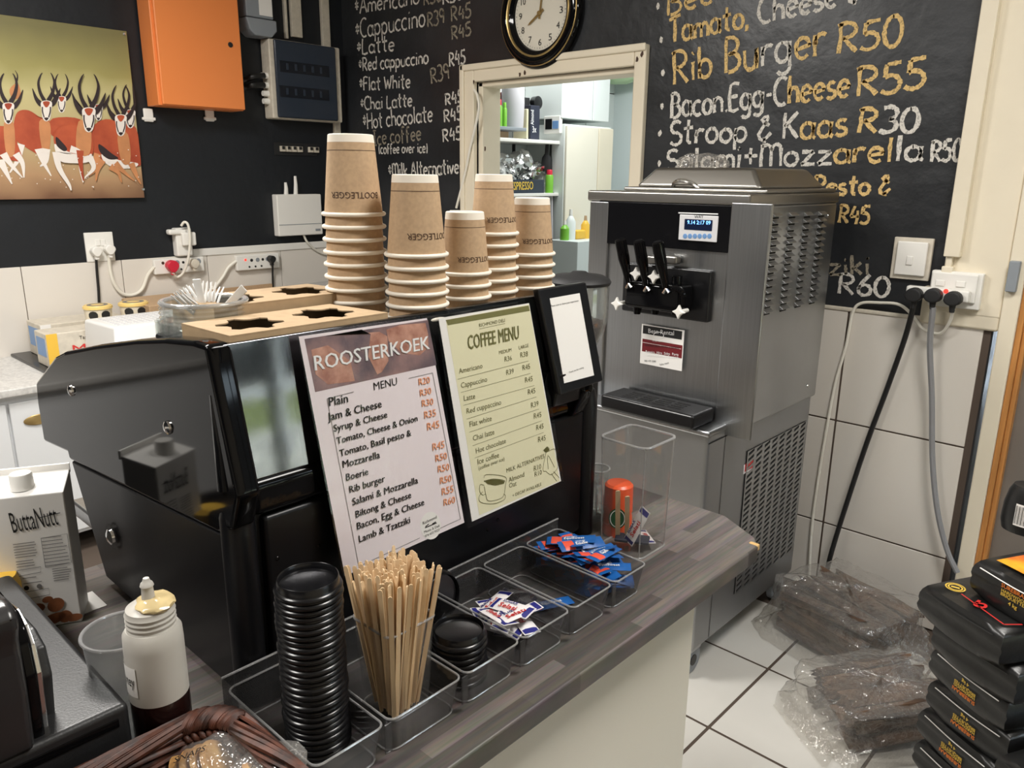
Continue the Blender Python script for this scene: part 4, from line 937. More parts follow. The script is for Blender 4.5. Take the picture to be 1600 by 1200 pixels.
lines(m1, Z4, [(583, 985, 635, 963), (585, 980, 600, 968), (615, 968, 632, 958)], 'ink_black', .0016)
wavy(m1, 'front_film', [(464, 521.5), (671, 490.5), (727.5, 815.5), (537.5, 903.5)], 'laminate', .0042)
a = PL.at(806, 790)
m2 = thing('laminated_menu', 'pale green laminated coffee menu hanging beside the pink one', 'menu', (a.x, a.y, PL.at(730, 827).z))
sheet_part(m2, 'pouch', [(680.5, 488), (835, 460.5), (881.7, 753), (731, 827)], 'laminate', .0004)
sheet_part(m2, 'paper', [Z5(16, 172), Z5(440, 101), Z5(590, 935), Z5(173, 1125)], 'paper_white', .0010)
sheet_part(m2, 'green_sheet', [Z5(50, 180), Z5(440, 108), Z5(584, 935), Z5(207, 1095)], 'menu_green', .0012)
sheet_part(m2, 'olive_band', [Z5(50, 180), Z5(438, 112), Z5(444, 137), Z5(60, 205)], 'menu_olive', .0014)
texts(m2, Z5, [('COFFEE MENU', 155, 319, 393, 268, 66)], 'menu_olive', .0016, .03)
texts(m2, Z5, [('RICHMOND DELI', 207, 213, 327, 188), ('MEDIUM', 300, 341, 358, 327), ('LARGE', 393, 318, 438, 306), ('R36', 326, 375, 360, 368), ('R38', 400, 356, 435, 349), ('Americano', 112, 432, 222, 405), ('Cappuccino', 122, 499, 244, 468), ('R39', 334, 438, 369, 430), ('R45', 410, 416, 445, 408),
  ('Latte', 135, 560, 188, 548), ('R45', 422, 474, 457, 466), ('Red cuppaccino', 148, 620, 310, 576), ('R45', 435, 530, 470, 522), ('Flat white', 162, 682, 265, 652), ('R39', 450, 592, 485, 582), ('Chai latte', 178, 747, 278, 715), ('R45', 463, 643, 498, 634), ('Hot chocolate', 192, 806, 332, 756), ('R45', 474, 697, 508, 688),
  ('Ice coffee', 200, 857, 300, 823), ('R45', 483, 753, 518, 743), ('(coffee over ice)', 204, 884, 325, 838), ('MILK ALTERNATIVES', 335, 896, 512, 826), ('Almond', 345, 942, 418, 913), ('R10', 463, 888, 497, 876), ('Oat', 347, 968, 382, 955), ('R10', 467, 915, 500, 903), ('+ DECAF AVAILABLE', 363, 1011, 498, 956)], 'ink_olive')
lines(m2, Z5, [(207, 222, 328, 196), (105, 458, 437, 372), (120, 520, 447, 430), (133, 580, 465, 487), (147, 645, 475, 540), (160, 706, 487, 597), (175, 770, 500, 652), (185, 827, 508, 707)], 'ink_olive', .0005)
mb = MB()
for pts in ([(228, 920), (240, 905), (300, 908), (333, 920), (330, 950), (322, 1000), (300, 1020), (250, 1028), (238, 1000), (230, 960)], [(230, 955), (212, 952), (208, 980), (222, 1000), (237, 995)], [(222, 985), (205, 1010), (215, 1035), (270, 1042), (320, 1025), (330, 1005), (322, 995)], [(228, 935), (275, 925), (328, 935), (280, 955), (228, 935)],
            [(508, 790), (525, 775), (535, 788), (520, 800), (508, 790)], [(520, 800), (562, 785), (570, 830), (575, 870), (545, 905), (520, 890), (505, 880), (520, 800)], [(545, 900), (570, 935)], [(555, 890), (582, 920)], [(530, 880), (528, 815), (560, 870)]):
    ribbon(mb, smooth([PL.at(*Z5(x, y), .0016) for x, y in pts], 4), SN, .0008)
mb.poly([PL.at(*Z5(x, y), .0017) for x, y in ((232, 937), (260, 928), (300, 928), (326, 936), (322, 948), (290, 953), (250, 950))]); mb.poly([PL.at(*Z5(x, y), .0017) for x, y in ((508, 790), (525, 772), (535, 788), (520, 802))])
mb.build('drawings', 'ink_olive', m2)['kind'] = 'stuff'
wavy(m2, 'front_film', [(681, 488.5), (834.5, 461), (881, 752.5), (731.5, 826.5)], 'laminate', .0042)
# ------------------------------------------------------------------ tablet stand with notice at the right end
tt = Vector((-.795, 0, 1.31)); tb = Vector((-.765, 0, 1.10)); dv = tt-tb; TN = Vector((dv.z, -.10*dv.z, -dv.x)).normalized(); PT = Plane(Vector((-.768, 1.0, 1.2)), TN)
ZT5 = lambda x, y: (820+x*.3586, 420+y*.3586)
fr = [PT.at(*ZT5(x, y)) for x, y in ((57, 90), (268, 57), (343, 488), (157, 552))]
tb_ = thing('notice_stand', 'black framed stand with a white notice at the right end of the coffee machine', 'stand', (fr[3]+fr[2])*.5-Vector((0, 0, 0)))
MB().prism(fr, -TN*.014, .003).build('frame', 'black_plastic', tb_)
MB().prism([PT.at(*ZT5(x, y), .0008) for x, y in ((109, 129), (239, 106), (302, 464), (172, 499))], -TN*.0006).build('notice', 'paper_white', tb_)
mb = MB()
for s, x0, y0, x1, y1 in (('Please scan to share your experience', 114, 166, 234, 142), ('Thank you for visiting', 193, 455, 257, 433)):
    put_text(mb, s, PT.at(*ZT5(x0, y0), .0012), PT.at(*ZT5(x1, y1), .0012), TN)
mb.build('lettering', 'ink_black', tb_)
q = fr[3].lerp(fr[2], .5)
MB().prism([q+Vector((-.006, -.05, .03)), q+Vector((-.006, .05, .03)), q+Vector((-.02, .05, -.028)), q+Vector((-.02, -.05, -.028))], (-.03, 0, 0), .003).build('foot', 'black_plastic', tb_)
MB().lathe([(0, 0), (.016, 0), (.016, .205), (0, .205)], 24, T(-.835, YL+.040, ZC+.012)).build('end_column', 'black_gloss', em, 50)
# ------------------------------------------------------------------ kraft cup carriers
def carrier(name, lab, quad, ztop, zbase, holes):
    a, b, c, d = [Vector((p.x, p.y, ztop)) for p in quad]   # corners round the top
    o = thing(name, lab, 'cup carrier', ((a.x+c.x)/2, (a.y+c.y)/2, zbase))
    cu = bpy.data.curves.new('top', 'CURVE'); cu.dimensions = '2D'; cu.fill_mode = 'BOTH'; cu.extrude = .0008
    def spl(pts):
        s = cu.splines.new('POLY'); s.points.add(len(pts)-1); s.use_cyclic_u = True
        for k, q in enumerate(pts): s.points[k].co = (q[0], q[1], 0, 1)
    spl([a, b, c, d])
    for (u, v, r) in holes:
        pc = a.lerp(b, u).lerp(d.lerp(c, u), v); pts = []
        for k in range(24):
            t = k*PI/12; rr = r*(1.12 if k % 4 in (0, 1) else .82); pts.append((pc.x+rr*math.cos(t), pc.y+rr*math.sin(t)))
        spl(pts)
    co_ = bpy.data.objects.new('top', cu); COL.objects.link(co_)
    me = bpy.data.meshes.new_from_object(co_.evaluated_get(bpy.context.evaluated_depsgraph_get()))
    mb = MB(); mb.add([v.co+Vector((0, 0, ztop-.001)) for v in me.vertices], [list(p.vertices) for p in me.polygons]); bpy.data.objects.remove(co_); bpy.data.curves.remove(cu)
    mb.build('top_panel', 'kraft_board', o)
    w_ = MB(); cs = [a, b, c, d]
    for i in range(4):
        p, q = cs[i], cs[(i+1) % 4]; n = Vector((q-p)).cross(Vector((0, 0, 1))).normalized()*.0012
        w_.hexa([Vector((v.x, v.y, zbase)) for v in (p, q, q-n, p-n)]+[Vector((v.x, v.y, ztop-.002)) for v in (p, q, q-n, p-n)])
    w_.build('side_walls', 'kraft_board', o)
    mb = MB(); mb.poly([(v.x, v.y, zbase+.001) for v in cs]); mb.build('bottom', 'gap_shade', o)  # black sheet painting the shade seen through the cup holes
    return o
zt1 = 1.313
k1 = [P(316, 517, 'Z', zt1), P(376, 530, 'Z', zt1), P(566, 500, 'Z', zt1), P(520, 491, 'Z', zt1)]
k1 = [Vector((XT-.115, DY0+.008, 0)), Vector((XT-.004, DY0+.012, 0)), Vector((XT-.004, DY0+.235, 0)), Vector((XT-.115, DY0+.22, 0))]
carrier('cup_carrier', 'brown cardboard two-cup carrier lying at the front edge of the machine top', k1, zt1, 1.291, [(.52, .26, .036), (.52, .74, .036)])
k2 = [Vector((v.x-.124, v.y+.045, 0)) for v in k1]
carrier('cup_carrier', 'brown cardboard two-cup carrier behind the front one, beside the cutlery jar', k2, zt1+.012, 1.291, [(.52, .26, .036), (.52, .74, .036)])
# ------------------------------------------------------------------ paper cups in upturned stacks
def cup_proto(R, r, h, pitch, nm, text_rot, stackname, x, y, z, n):
    """upturned cup, origin at the centre of its rim on the ground"""
    th = .0011; out = []
    Mz = Matrix()
    rt = R-.0045
    body = MB().lathe([(rt, .004), (r+.0009, h-.0105), (r+.0009-th, h-.0105), (rt-th, .004)], 48).mesh('sleeve', 'kraft')
    base = MB().lathe([(r+.0010, h-.011), (r, h-.001), (r-.0015, h), (r-.003, h-.001), (r-.003, h-.008), (0, h-.008)], 48).mesh('base_ring', 'cup_white')
    rimp = [(R-.003+.003*math.cos(t), .003+.003*math.sin(t)) for t in [k*PI/5 for k in range(10)]]
    rim = MB().lathe(rimp, 48, close=True).mesh('rim', 'cup_white', 60)
    # wrapped lettering, upside down because the cup is upturned
    vs_, fs_, wd, hc = glyphs('BOOTLEGGER', -.0); tw = R*1.62; zz = h*.265; mb = MB(); q = []
    for v in vs_:
        s = (v.x/wd-.5)*tw; zq = zz-(v.y-hc/2)*tw/wd*1.05; rr = rt+(r+.0009-rt)*(zq-.004)/(h-.0145)+.0005; a = -s/rr; q.append(Vector((rr*math.cos(a), rr*math.sin(a), zq)))
    mb.add(q, fs_)
    rr = r+.0013+(rt-r)*.115; mb.lathe([(rr-.0001, h-.0222), (rr-.0002, h-.0215)], 48)
    txt = mb.mesh('lettering', 'ink_brown')
    ang = math.atan2(-y, -x)
    for k in range(n):
        top = k == n-1
        ordn = ['topmost', 'second from the top', 'third from the top', 'fourth from the top', 'fifth from the top', 'sixth from the top', 'seventh from the top', 'eighth from the top', 'lowest'][min(n-1-k, 8)]
        if k == 0: ordn = 'lowest'
        lab = f'{ordn} brown paper cup in {stackname}'
        o = thing('paper_cup', lab, 'cup', (x+rnd.uniform(-.0004, .0004), y+rnd.uniform(-.0004, .0004), z+k*pitch), 'upturned paper cups on the machine top')
        o.matrix_world = T(x, y, z+k*pitch) @ RZ(ang+text_rot); WM[o.name] = o.matrix_world.copy()
        ms = [('sleeve', body), ('rim', rim), ('base_ring', base)]+([('lettering', txt)] if top else [])
        for nm_, me in ms:
            c = bpy.data.objects.new(nm_, me); COL.objects.link(c); c.parent = o
ZD = 1.2905
def dpt(x, y, d): return PD(x, y, d)
S = [('the tallest, leftmost stack', 'L', 559, 486, 9, .10), ('the second stack from the left', 'L', 653, 493, 6, .62), ('the shortest, middle stack', 'S', 727, 480, 4, .62), ('the stack behind the shortest one', 'S', 771, 470, 7, .62), ('the rightmost stack', 'S', 829, 463, 5, .50)]
for nm, k, x, y, n, tr in S:
    p = P(x, y, 'Z', ZD+.003); 
    if k == 'L': cup_proto(.0455, .0315, .111, .0176, nm, tr, nm, p.x, p.y, ZD, n)
    else: cup_proto(.0405, .0285, .0925, .0180, nm, tr, nm, p.x, p.y, ZD, n)
# ------------------------------------------------------------------ glass jar of plastic cutlery
jc = PD(322, 505, 1.03); JX, JY = jc.x, jc.y; JR = .056; JT = PD(322, 472, 1.03).z
jar = thing('glass_jar', 'round glass jar of white plastic cutlery at the left end of the machine top', 'jar', (JX, JY, ZD))
prof = [(0, .004), (JR*.95, .004), (JR*1.04, .012), (JR*1.05, JT-ZD-.05), (JR*1.06, JT-ZD-.035), (JR*.95, JT-ZD-.026)]
for k in range(4): prof += [(JR*1.0, JT-ZD-.022+k*.006), (JR*.955, JT-ZD-.019+k*.006)]
prof += [(JR*.99, JT-ZD+.002), (JR*.96, JT-ZD+.006), (JR*.91, JT-ZD+.002), (JR*.90, JT-ZD-.03), (JR*.97, JT-ZD-.05), (JR*.97, .012), (0, .010)]
jm = MB().lathe(prof, 48, T(JX, JY, ZD))
jm.build('glass_body', 'glass', jar, 60)
mb = MB()
for k in range(28):
    a = 2*PI*k/28; d = Vector((math.cos(a), math.sin(a), 0)); mb.tube([Vector((JX, JY, ZD+.014))+d*JR*1.05, Vector((JX, JY, JT-.052))+d*JR*1.05], .003, 6)
mb.build('ribs', 'glass', jar)
MB().lathe([(JR*.93+.004*math.cos(t), JT-ZD+.003+.003*math.sin(t)) for t in [k*PI/4 for k in range(8)]], 48, T(JX, JY, ZD), close=True).build('rim', 'clear_edge_highlight', jar, 60)
jb = Vector((JX, JY, ZD+.014))
def fork(tipx, tipy, d, lab):
    tip = PD(tipx, tipy, d); ax = (tip-jb); L = ax.length; ax.normalize(); side = Vector((RT.x, RT.y, 0)); side = (side-ax*side.dot(ax)).normalized(); nn = side.cross(ax)
    o = thing('plastic_fork', lab, 'fork', jb, 'plastic forks in the jar')
    mb = MB(); h0 = tip-ax*.062
    mb.hexa([jb-side*.003-nn*.001, jb+side*.003-nn*.001, jb+side*.003+nn*.001, jb-side*.003+nn*.001, h0-side*.005-nn*.001, h0+side*.005-nn*.001, h0+side*.005+nn*.001, h0-side*.005+nn*.001])
    c = tip-ax*.034; mb.hexa([h0-side*.005-nn*.001, h0+side*.005-nn*.001, h0+side*.005+nn*.001, h0-side*.005+nn*.001, c-side*.010-nn*.001, c+side*.010-nn*.001, c+side*.010+nn*.001, c-side*.010+nn*.001]); mb.build('handle', 'fork_white', o)
    for k in range(4):
        s = side*(-.0082+.00547*k); MB().tube([c+s-ax*.001, c+s+nn*.002+ax*.018, tip+s+nn*.001], [.0019, .0017, .0009], 6).build('tine', 'fork_white', o)
FL = 'white plastic fork standing tines-up in the glass jar'
for i, (x, y, d) in enumerate(((274, 456, 1.0), (284, 451, 1.02), (293, 449, 1.04), (302, 450, 1.05), (320, 443, 1.04), (328, 440, 1.03), (341, 449, 1.06))): fork(x, y, d, FL)
for x, y, wd, lab in ((307, 436, .007, 'tall white plastic knife standing upright in the cutlery jar'), (382, 450, .007, 'white plastic knife leaning out to the right of the cutlery jar')):
    tip = PD(x, y, 1.01); ax = (tip-jb).normalized(); side = Vector((RT.x, RT.y, 0)); side = (side-ax*side.dot(ax)).normalized(); nn = side.cross(ax)
    b0 = jb if x < 350 else PD(352, 480, 1.02); mb = MB()
    mb.hexa([b0-side*.004-nn*.001, b0+side*.004-nn*.001, b0+side*.004+nn*.001, b0-side*.004+nn*.001, tip-side*wd*.8-nn*.001, tip+side*wd*.8-nn*.001, tip+side*wd*.8+nn*.001, tip-side*wd*.8+nn*.001], .0009)
    tag(mb.build('plastic_knife', 'fork_white'), lab, 'knife', 'plastic knives in the jar')
# ------------------------------------------------------------------ coffee grinder behind the machine
g = PD(905, 433, 1.6); GX, GY, GZ = g.x, g.y, g.z
gr = thing('coffee_grinder', 'coffee grinder with black-lidded clear hopper of beans behind the notice stand', 'grinder', (GX, GY, ZC))
MB().lathe([(0, GZ+.012), (.014, GZ+.012), (.02, GZ+.008), (.05, GZ+.004), (.062, GZ-.002), (.066, GZ-.008), (.064, GZ-.014), (0, GZ-.014)], 40, T(GX, GY, 0)).build('lid', 'black_matte', gr)
MB().lathe([(.062, GZ-.014), (.062, GZ-.075), (.056, GZ-.11), (.030, GZ-.165), (.026, GZ-.165), (.053, GZ-.11), (.0595, GZ-.075), (.0595, GZ-.014)], 40, T(GX, GY, 0)).build('hopper', 'glass', gr)
MB().lathe([(0, GZ-.085), (.05, GZ-.09), (.054, GZ-.098), (.050, GZ-.115), (.027, GZ-.163), (0, GZ-.163)], 32, T(GX, GY, 0)).build('bean_bed', 'beans', gr)
mb = MB()
for k in range(90):
    a, t = rnd.uniform(0, 2*PI), rnd.random(); r = .05-.022*max(0, t-.2); M_ = T(GX+r*math.cos(a), GY+r*math.sin(a), GZ-.088-.07*t) @ Matrix.Rotation(rnd.uniform(0, 3), 4, (rnd.random(), rnd.random(), 1)) @ Matrix.Diagonal((.005, .0035, .003, 1))
    b = bmesh.new(); bmesh.ops.create_icosphere(b, subdivisions=1, radius=1); mb.bm(b, M_)
o = mb.build('coffee_beans', 'beans', gr); o['kind'] = 'stuff'
MB().box(GX-.05, GX+.028, GY-.06, GY+.05, ZC+.02, GZ-.16, .012).build('body', 'black_plastic', gr)
MB().box(GX-.065, GX+.035, GY-.07, GY+.035, ZC, ZC+.022, .006).build('base', 'black_plastic', gr)
# ------------------------------------------------------------------ clear organiser tray
yb = [P(x, y, 'Z', ZC).y for x, y in ((617, 1197), (724, 1110), (804, 1046), (879, 995), (938, 950), (987, 914))]
ya = yb[0]-.098; ys = [ya]+yb; TX0, TX1, TH = -.788, -.602, .05
tr = thing('organiser_tray', 'long clear plastic organiser tray with six compartments along the coffee machine', 'tray', ((TX0+TX1)/2, (ya+yb[-1])/2, ZC))
def rr(x0, x1, y0, y1, r, z, k=5):
    pts = []
    for cx, cy, a0 in ((x1-r, y1-r, 0), (x0+r, y1-r, 90), (x0+r, y0+r, 180), (x1-r, y0+r, 270)):
        for i in range(k): a = math.radians(a0+90*i/(k-1)); pts.append(Vector((cx+r*math.cos(a), cy+r*math.sin(a), z)))
    return pts
for i in range(6):
    y0_, y1_ = ys[i]+.004, ys[i+1]-.004
    lo = rr(TX0+.006, TX1-.008, y0_+.003, y1_-.003, .014, ZC+.002); hi = rr(TX0+.002, TX1, y0_, y1_, .010, ZC+(TH if True else 0))
    n = len(lo); mb = MB(); mb.add(lo+hi, [list(range(n))[::-1]]+[[k, (k+1) % n, n+(k+1) % n, n+k] for k in range(n)]); mb.build('compartment', 'smoke', tr, 60)
    MB().tube(lo, .0012, 6, closed=True).build('base_edge', 'clear_edge_highlight', tr)
    MB().tube([v for v in hi], .0014, 6, closed=True).build('rim', 'clear_edge_highlight', tr)  # whitish tube drawing the edge highlight along the rim
    if i: MB().box(TX1-.001, TX1+.001, ys[i]-.005, ys[i]+.005, ZC+.012, ZC+TH, .0008).build('bridge', 'smoke', tr)
MB().box(TX0-.001, TX0+.001, ya, yb[-1], ZC+.002, ZC+TH+.016, .0008).build('back_wall', 'smoke', tr); MB().tube([(TX0, ya, ZC+TH+.016), (TX0, yb[-1], ZC+TH+.016)], .0016, 6).build('back_rim', 'clear_edge_highlight', tr)
# ------------------------------------------------------------------ black cup lids in two stacks
def lid_mesh(R):
    pr = [(0, .0055), (R*.80, .0055), (R*.83, .006), (R*.845, .0125), (R*.87, .0135), (R*.895, .0125), (R*.91, .0045), (R*.985, .003), (R, .0012), (R*.99, 0), (R*.96, .0018), (R*.895, .0032), (R*.875, .0110), (R*.855, .0110), (R*.842, .0042), (0, .0040)]
    return MB().lathe(pr, 48).mesh('cup_cover', 'lid_black', 50)
ORD = ['topmost', 'second from the top', 'third from the top'] + [f'{w_} from the top' for w_ in ('fourth', 'fifth', 'sixth', 'seventh', 'eighth', 'ninth', 'tenth', 'eleventh', 'twelfth', 'thirteenth', 'fourteenth', 'fifteenth', 'sixteenth', 'seventeenth', 'eighteenth', 'nineteenth', 'twentieth', 'twenty-first', 'twenty-second', 'twenty-third', 'twenty-fourth', 'twenty-fifth', 'twenty-sixth', 'twenty-seventh', 'twenty-eighth')]
def lid_stack(x, y, z, R, n, pitch, lab, lean):
    me = lid_mesh(R)
    for k in range(n):
        o = bpy.data.objects.new('cup_cover', me); COL.objects.link(o); a = rnd.uniform(0, 6)
        j = .0011
        o.matrix_world = T(x+lean[0]*k*pitch+rnd.uniform(-j, j), y+lean[1]*k*pitch+rnd.uniform(-j, j), z+k*pitch) @ Matrix.Rotation(rnd.uniform(-.012, .012) if k < n-1 else .0, 4, 'X') @ RZ(a)
        tag(o, f'{ORD[n-1-k]} black cup lid in {lab}', 'lid', 'black cup lids in the organiser tray')
l1 = P(497, 1163, 'Z', ZC+.004); ltop = P(484, 917, 'X', l1.x-.006)
RL1 = .0375
hh = PD(484, 917, (P(497, 1163, 'Z', ZC)-EYE).dot(FW)-.11).z-ZC
lid_stack(l1.x-.008, l1.y+.006, ZC+.003, RL1, 28, (hh-.037)/27, 'the tall lid stack', (-.01, .0))
l2 = P(722, 1057, 'Z', ZC+.004); RL2 = .0372
lid_stack(l2.x-.010, l2.y+.004, ZC+.003, RL2, 7, .0092, 'the short lid stack behind the stirrer cup', (0, 0))
o = bpy.data.objects.new('cup_cover', lid_mesh(.0395)); COL.objects.link(o); q = PD(690, 935, 1.12)
tag(o, 'black plastic cup lid propped upright behind the short lid stack', 'lid', 'black cup lids in the organiser tray')
o.matrix_world = T(TX0+.012, q.y+.01, ZC+.044) @ Matrix.Rotation(PI*.46, 4, 'Y')
# ------------------------------------------------------------------ stirrers in a clear square cup
sb = P(614, 1128, 'Z', ZC+.003); B0 = Vector((sb.x+.002, sb.y-.002, ZC+.003))
bw, tw_ = .062, .074; SH = .122
sc_ = thing('stirrer_cup', 'clear square plastic cup holding wooden stirrers in the organiser tray', 'cup', (B0.x-bw/2, B0.y+bw/2, ZC+.003))
lo = rr(B0.x-bw, B0.x, B0.y, B0.y+bw, .010, ZC+.003); dx = (tw_-bw)/2; hi = rr(B0.x-bw-dx, B0.x+dx, B0.y-dx, B0.y+bw+dx, .010, ZC+SH)
n = len(lo); mb = MB(); mb.add(lo+hi, [list(range(n))[::-1]]+[[k, (k+1) % n, n+(k+1) % n, n+k] for k in range(n)]); mb.build('walls', 'clear_plastic', sc_, 60)
MB().tube(hi, .0016, 6, closed=True).build('rim', 'clear_edge_highlight', sc_); MB().tube(lo, .0014, 6, closed=True).build('base_edge', 'clear_edge_highlight', sc_)
LS = .178
stm = MB().prism([(.0028*(1 if k < 4 else -1)*(1.0), 0, z) for k, z in enumerate((0, .002, LS-.002, LS))][:0] or [(-.0024, -.0006, 0), (.0024, -.0006, 0), (.0028, -.0006, .004), (.0028, -.0006, LS-.004), (.002, -.0006, LS-.001), (0, -.0006, LS), (-.002, -.0006, LS-.001), (-.0028, -.0006, LS-.004), (-.0028, -.0006, .004)], (0, .0012, 0)).mesh('wooden_stirrer', 'stick_wood')
cb = Vector((B0.x-bw/2, B0.y+bw/2, ZC+.005))
for k in range(150):
    u, v = rnd.uniform(-1, 1), rnd.uniform(-1, 1)
    b = cb+Vector((bw*.30*u+.012, bw*.30*v-.010, 0)); t = cb+Vector((u*.043+max(-.007, min(.007, rnd.gauss(0, .005))), v*.043+max(-.007, min(.007, rnd.gauss(0, .005)))+.002, LS-.004-.008*abs(u*v)))
    ax = (t-b).normalized(); yaw = rnd.uniform(0, PI) if rnd.random() < .5 else rnd.uniform(-.4, .4)+PI/4
    qm = Vector((0, 0, 1)).rotation_difference(ax).to_matrix().to_4x4()
    o = bpy.data.objects.new('wooden_stirrer', stm); COL.objects.link(o); o.matrix_world = Matrix.Translation(b+ax*rnd.uniform(0, .010)) @ qm @ RZ(yaw)
    tag(o, 'thin wooden coffee stirrer standing in the crowded clear square cup', 'stirrer', 'wooden stirrers in the square cup')
# ------------------------------------------------------------------ sachets
def sachet_mesh(L, W_, m): return None
def sachet_proto(nm, lab, L, W_, m, prints, group):
    o = thing(nm, lab, 'sachet', (0, 0, 0), group)
    def f(u, v):
        x = (u-.5)*L; y = (v-.5)*W_; e = min(1, min(u, 1-u)*6)*min(1, min(v, 1-v)*4)
        return Vector((x, y, .0022*e+.0004*math.sin(u*20)))
    def g(u, v):
        q = f(1-u, v); return Vector((q.x, q.y, -q.z*.6))
    mb = MB(); mb.grid(f, 12, 6); mb.grid(g, 12, 6); mb.build('paper', m, o)
    for u0, u1, pm in prints:
        mb = MB(); mb.grid(lambda u, v: f(u0+(u1-u0)*u, .06+.88*v)+Vector((0, 0, .0003)), 6, 6); mb.build('print_block', pm, o)
    return o
bl = sachet_proto('sweetener_sachet', '', .080, .023, 'blue_sachet', [(.10, .32, 'red_print')], 'blue sweetener sachets in the tray')
mb = MB(); put_text(mb, 'EquiSweet', (-.011, -.003, .0030), (.022, -.003, .0030), (0, 0, 1), .0055, .02); put_text(mb, 'Hypoglas', (-.009, .0035, .0030), (.010, .0035, .0030), (0, 0, 1), .0026); mb.build('lettering', 'ink_white', bl)
blt = tree_of(bl)
def place(root, tr_, p, yaw, tilt, roll, lab, grp, first):
    M_ = Matrix.Translation(p) @ RZ(yaw) @ Matrix.Rotation(tilt, 4, 'Y') @ Matrix.Rotation(roll, 4, 'X')
    if first: root.matrix_world = M_; root['label'] = lab; return root
    return dup(root, M_, lab, grp, tr_)
c0, c1_ = ys[5]+.012, ys[6]-.010; d0 = ys[4]+.02
k = 0
for lay_ in range(9):
    for j in range(7):
        x = TX0+.038+(TX1-TX0-.076)*rnd.random(); y = c0+.034+max(.0, c1_-c0-.068)*rnd.random(); z = ZC+.008+lay_*.0082*(1-.25*abs((y-(d0+c1_)/2)/.08))
        if lay_ > 6 and abs(x-(TX0+TX1)/2) > .04: continue
        place(bl, blt, (x, y, z), rnd.uniform(-1.0, 1.0)+(PI/2 if rnd.random() < .55 else .3), rnd.uniform(-.3, .3), rnd.uniform(-.35, .35), 'blue sweetener sachet with red block heaped in the clear tray', 'blue sweetener sachets in the tray', k == 0); k += 1
q = P(884, 938, 'Z', ZC+.004)
place(bl, blt, (q.x-.01, ys[4]+.045, ZC+.0055), 1.15, 0, 0, 'single blue sweetener sachet lying alone in the next compartment', 'blue sweetener sachets in the tray', False)
su = sachet_proto('sugar_sachet', '', .070, .026, 'sugar_paper', [(.84, .97, 'navy'), (.03, .12, 'navy')], 'white sugar sachets in the tray')
mb = MB(); put_text(mb, 'Selati', (-.02, -.007, .0031), (.010, -.007, .0031), (0, 0, 1), .009, .02); mb.build('lettering', 'sugar_red', su)
mb = MB(); put_text(mb, 'SUGAR', (-.02, .005, .0031), (.006, .005, .0031), (0, 0, 1), .005, .02); mb.build('lettering', 'navy', su)
sut = tree_of(su); k = 0
y0_, y1_ = ys[3]+.015, ys[4]-.012
for lay_ in range(6):
    for j in range(2):
        place(su, sut, (TX0+.05+.085*rnd.random(), y0_+.02+(y1_-y0_-.04)*rnd.random(), ZC+.007+lay_*.007), PI/2+rnd.uniform(-.5, .5) if j else rnd.uniform(-.4, .4), rnd.uniform(-.15, .15), rnd.uniform(-.25, .25), 'white sugar sachet with red and navy print piled in the clear tray', 'white sugar sachets in the tray', k == 0); k += 1
# ------------------------------------------------------------------ tall clear container with odds and ends
af = P(1000, 880, 'Z', ZC); AX1, AY0 = af.x, af.y; AW = .098; AH = .205
AX0, AY1 = AX1-AW, AY0+AW
ac = thing('clear_container', 'tall clear acrylic container with a few stray sachets at the end of the tray', 'container', ((AX0+AX1)/2, (AY0+AY1)/2, ZC))
lo = rr(AX0+.005, AX1-.005, AY0+.005, AY1-.005, .014, ZC+.001); hi = rr(AX0, AX1, AY0, AY1, .016, ZC+AH); n = len(lo)
mb = MB(); mb.add(lo+hi, [list(range(n))[::-1]]+[[k, (k+1) % n, n+(k+1) % n, n+k] for k in range(n)]); mb.build('walls', 'clear_plastic', ac, 60)
MB().tube(hi, .0024, 8, closed=True).build('rim', 'clear_edge_highlight', ac); MB().tube(lo, .0022, 8, closed=True).build('base_edge', 'clear_edge_highlight', ac)
for v0, v1 in ((lo[17], hi[17]), (lo[12], hi[12]), (lo[2], hi[2])): MB().tube([v0, v1], .0012, 6).build('corner_edge', 'clear_edge_highlight', ac)
mx, my = (AX0+AX1)/2, (AY0+AY1)/2
SU = 'white sugar sachets in the tray'
dup(su, T(mx+.02, my-.02, ZC+.050) @ RZ(.75) @ Matrix.Rotation(-1.15, 4, 'Y') @ Matrix.Rotation(.5, 4, 'X'), 'sugar sachet leaning upright inside the tall clear container', SU, sut)
dup(su, T(mx+.01, my+.02, ZC+.012) @ RZ(2.4) @ Matrix.Rotation(.12, 4, 'Y'), 'sugar sachet lying flat in the bottom of the tall clear container', SU, sut)
tag(MB().box(mx-.03, mx+.03, my-.03, my+.0, ZC+.016, ZC+.022, .002, M=T(mx, my, 0) @ RZ(.5) @ T(-mx, -my, 0)).build('sachet', 'navy_pouch'), 'dark crumpled sachet in the bottom of the tall clear container', 'sachet')
for dx_, dy_, lab in ((-.01, .0, 'longer used stirrer leaning in the tall clear container'), (.0, .014, 'shorter used stirrer leaning in the tall clear container')):
    o = bpy.data.objects.new('wooden_stirrer', stm); COL.objects.link(o); o.matrix_world = T(mx-.01+dx_, my-.018+dy_, ZC+.006) @ Matrix.Rotation(.30, 4, 'X') @ Matrix.Rotation(.16, 4, 'Y') @ RZ(.8) @ Matrix.Diagonal((1.5, 1.5, .68 if dx_ else .6, 1)); tag(o, lab, 'stirrer', 'used stirrers in the container')
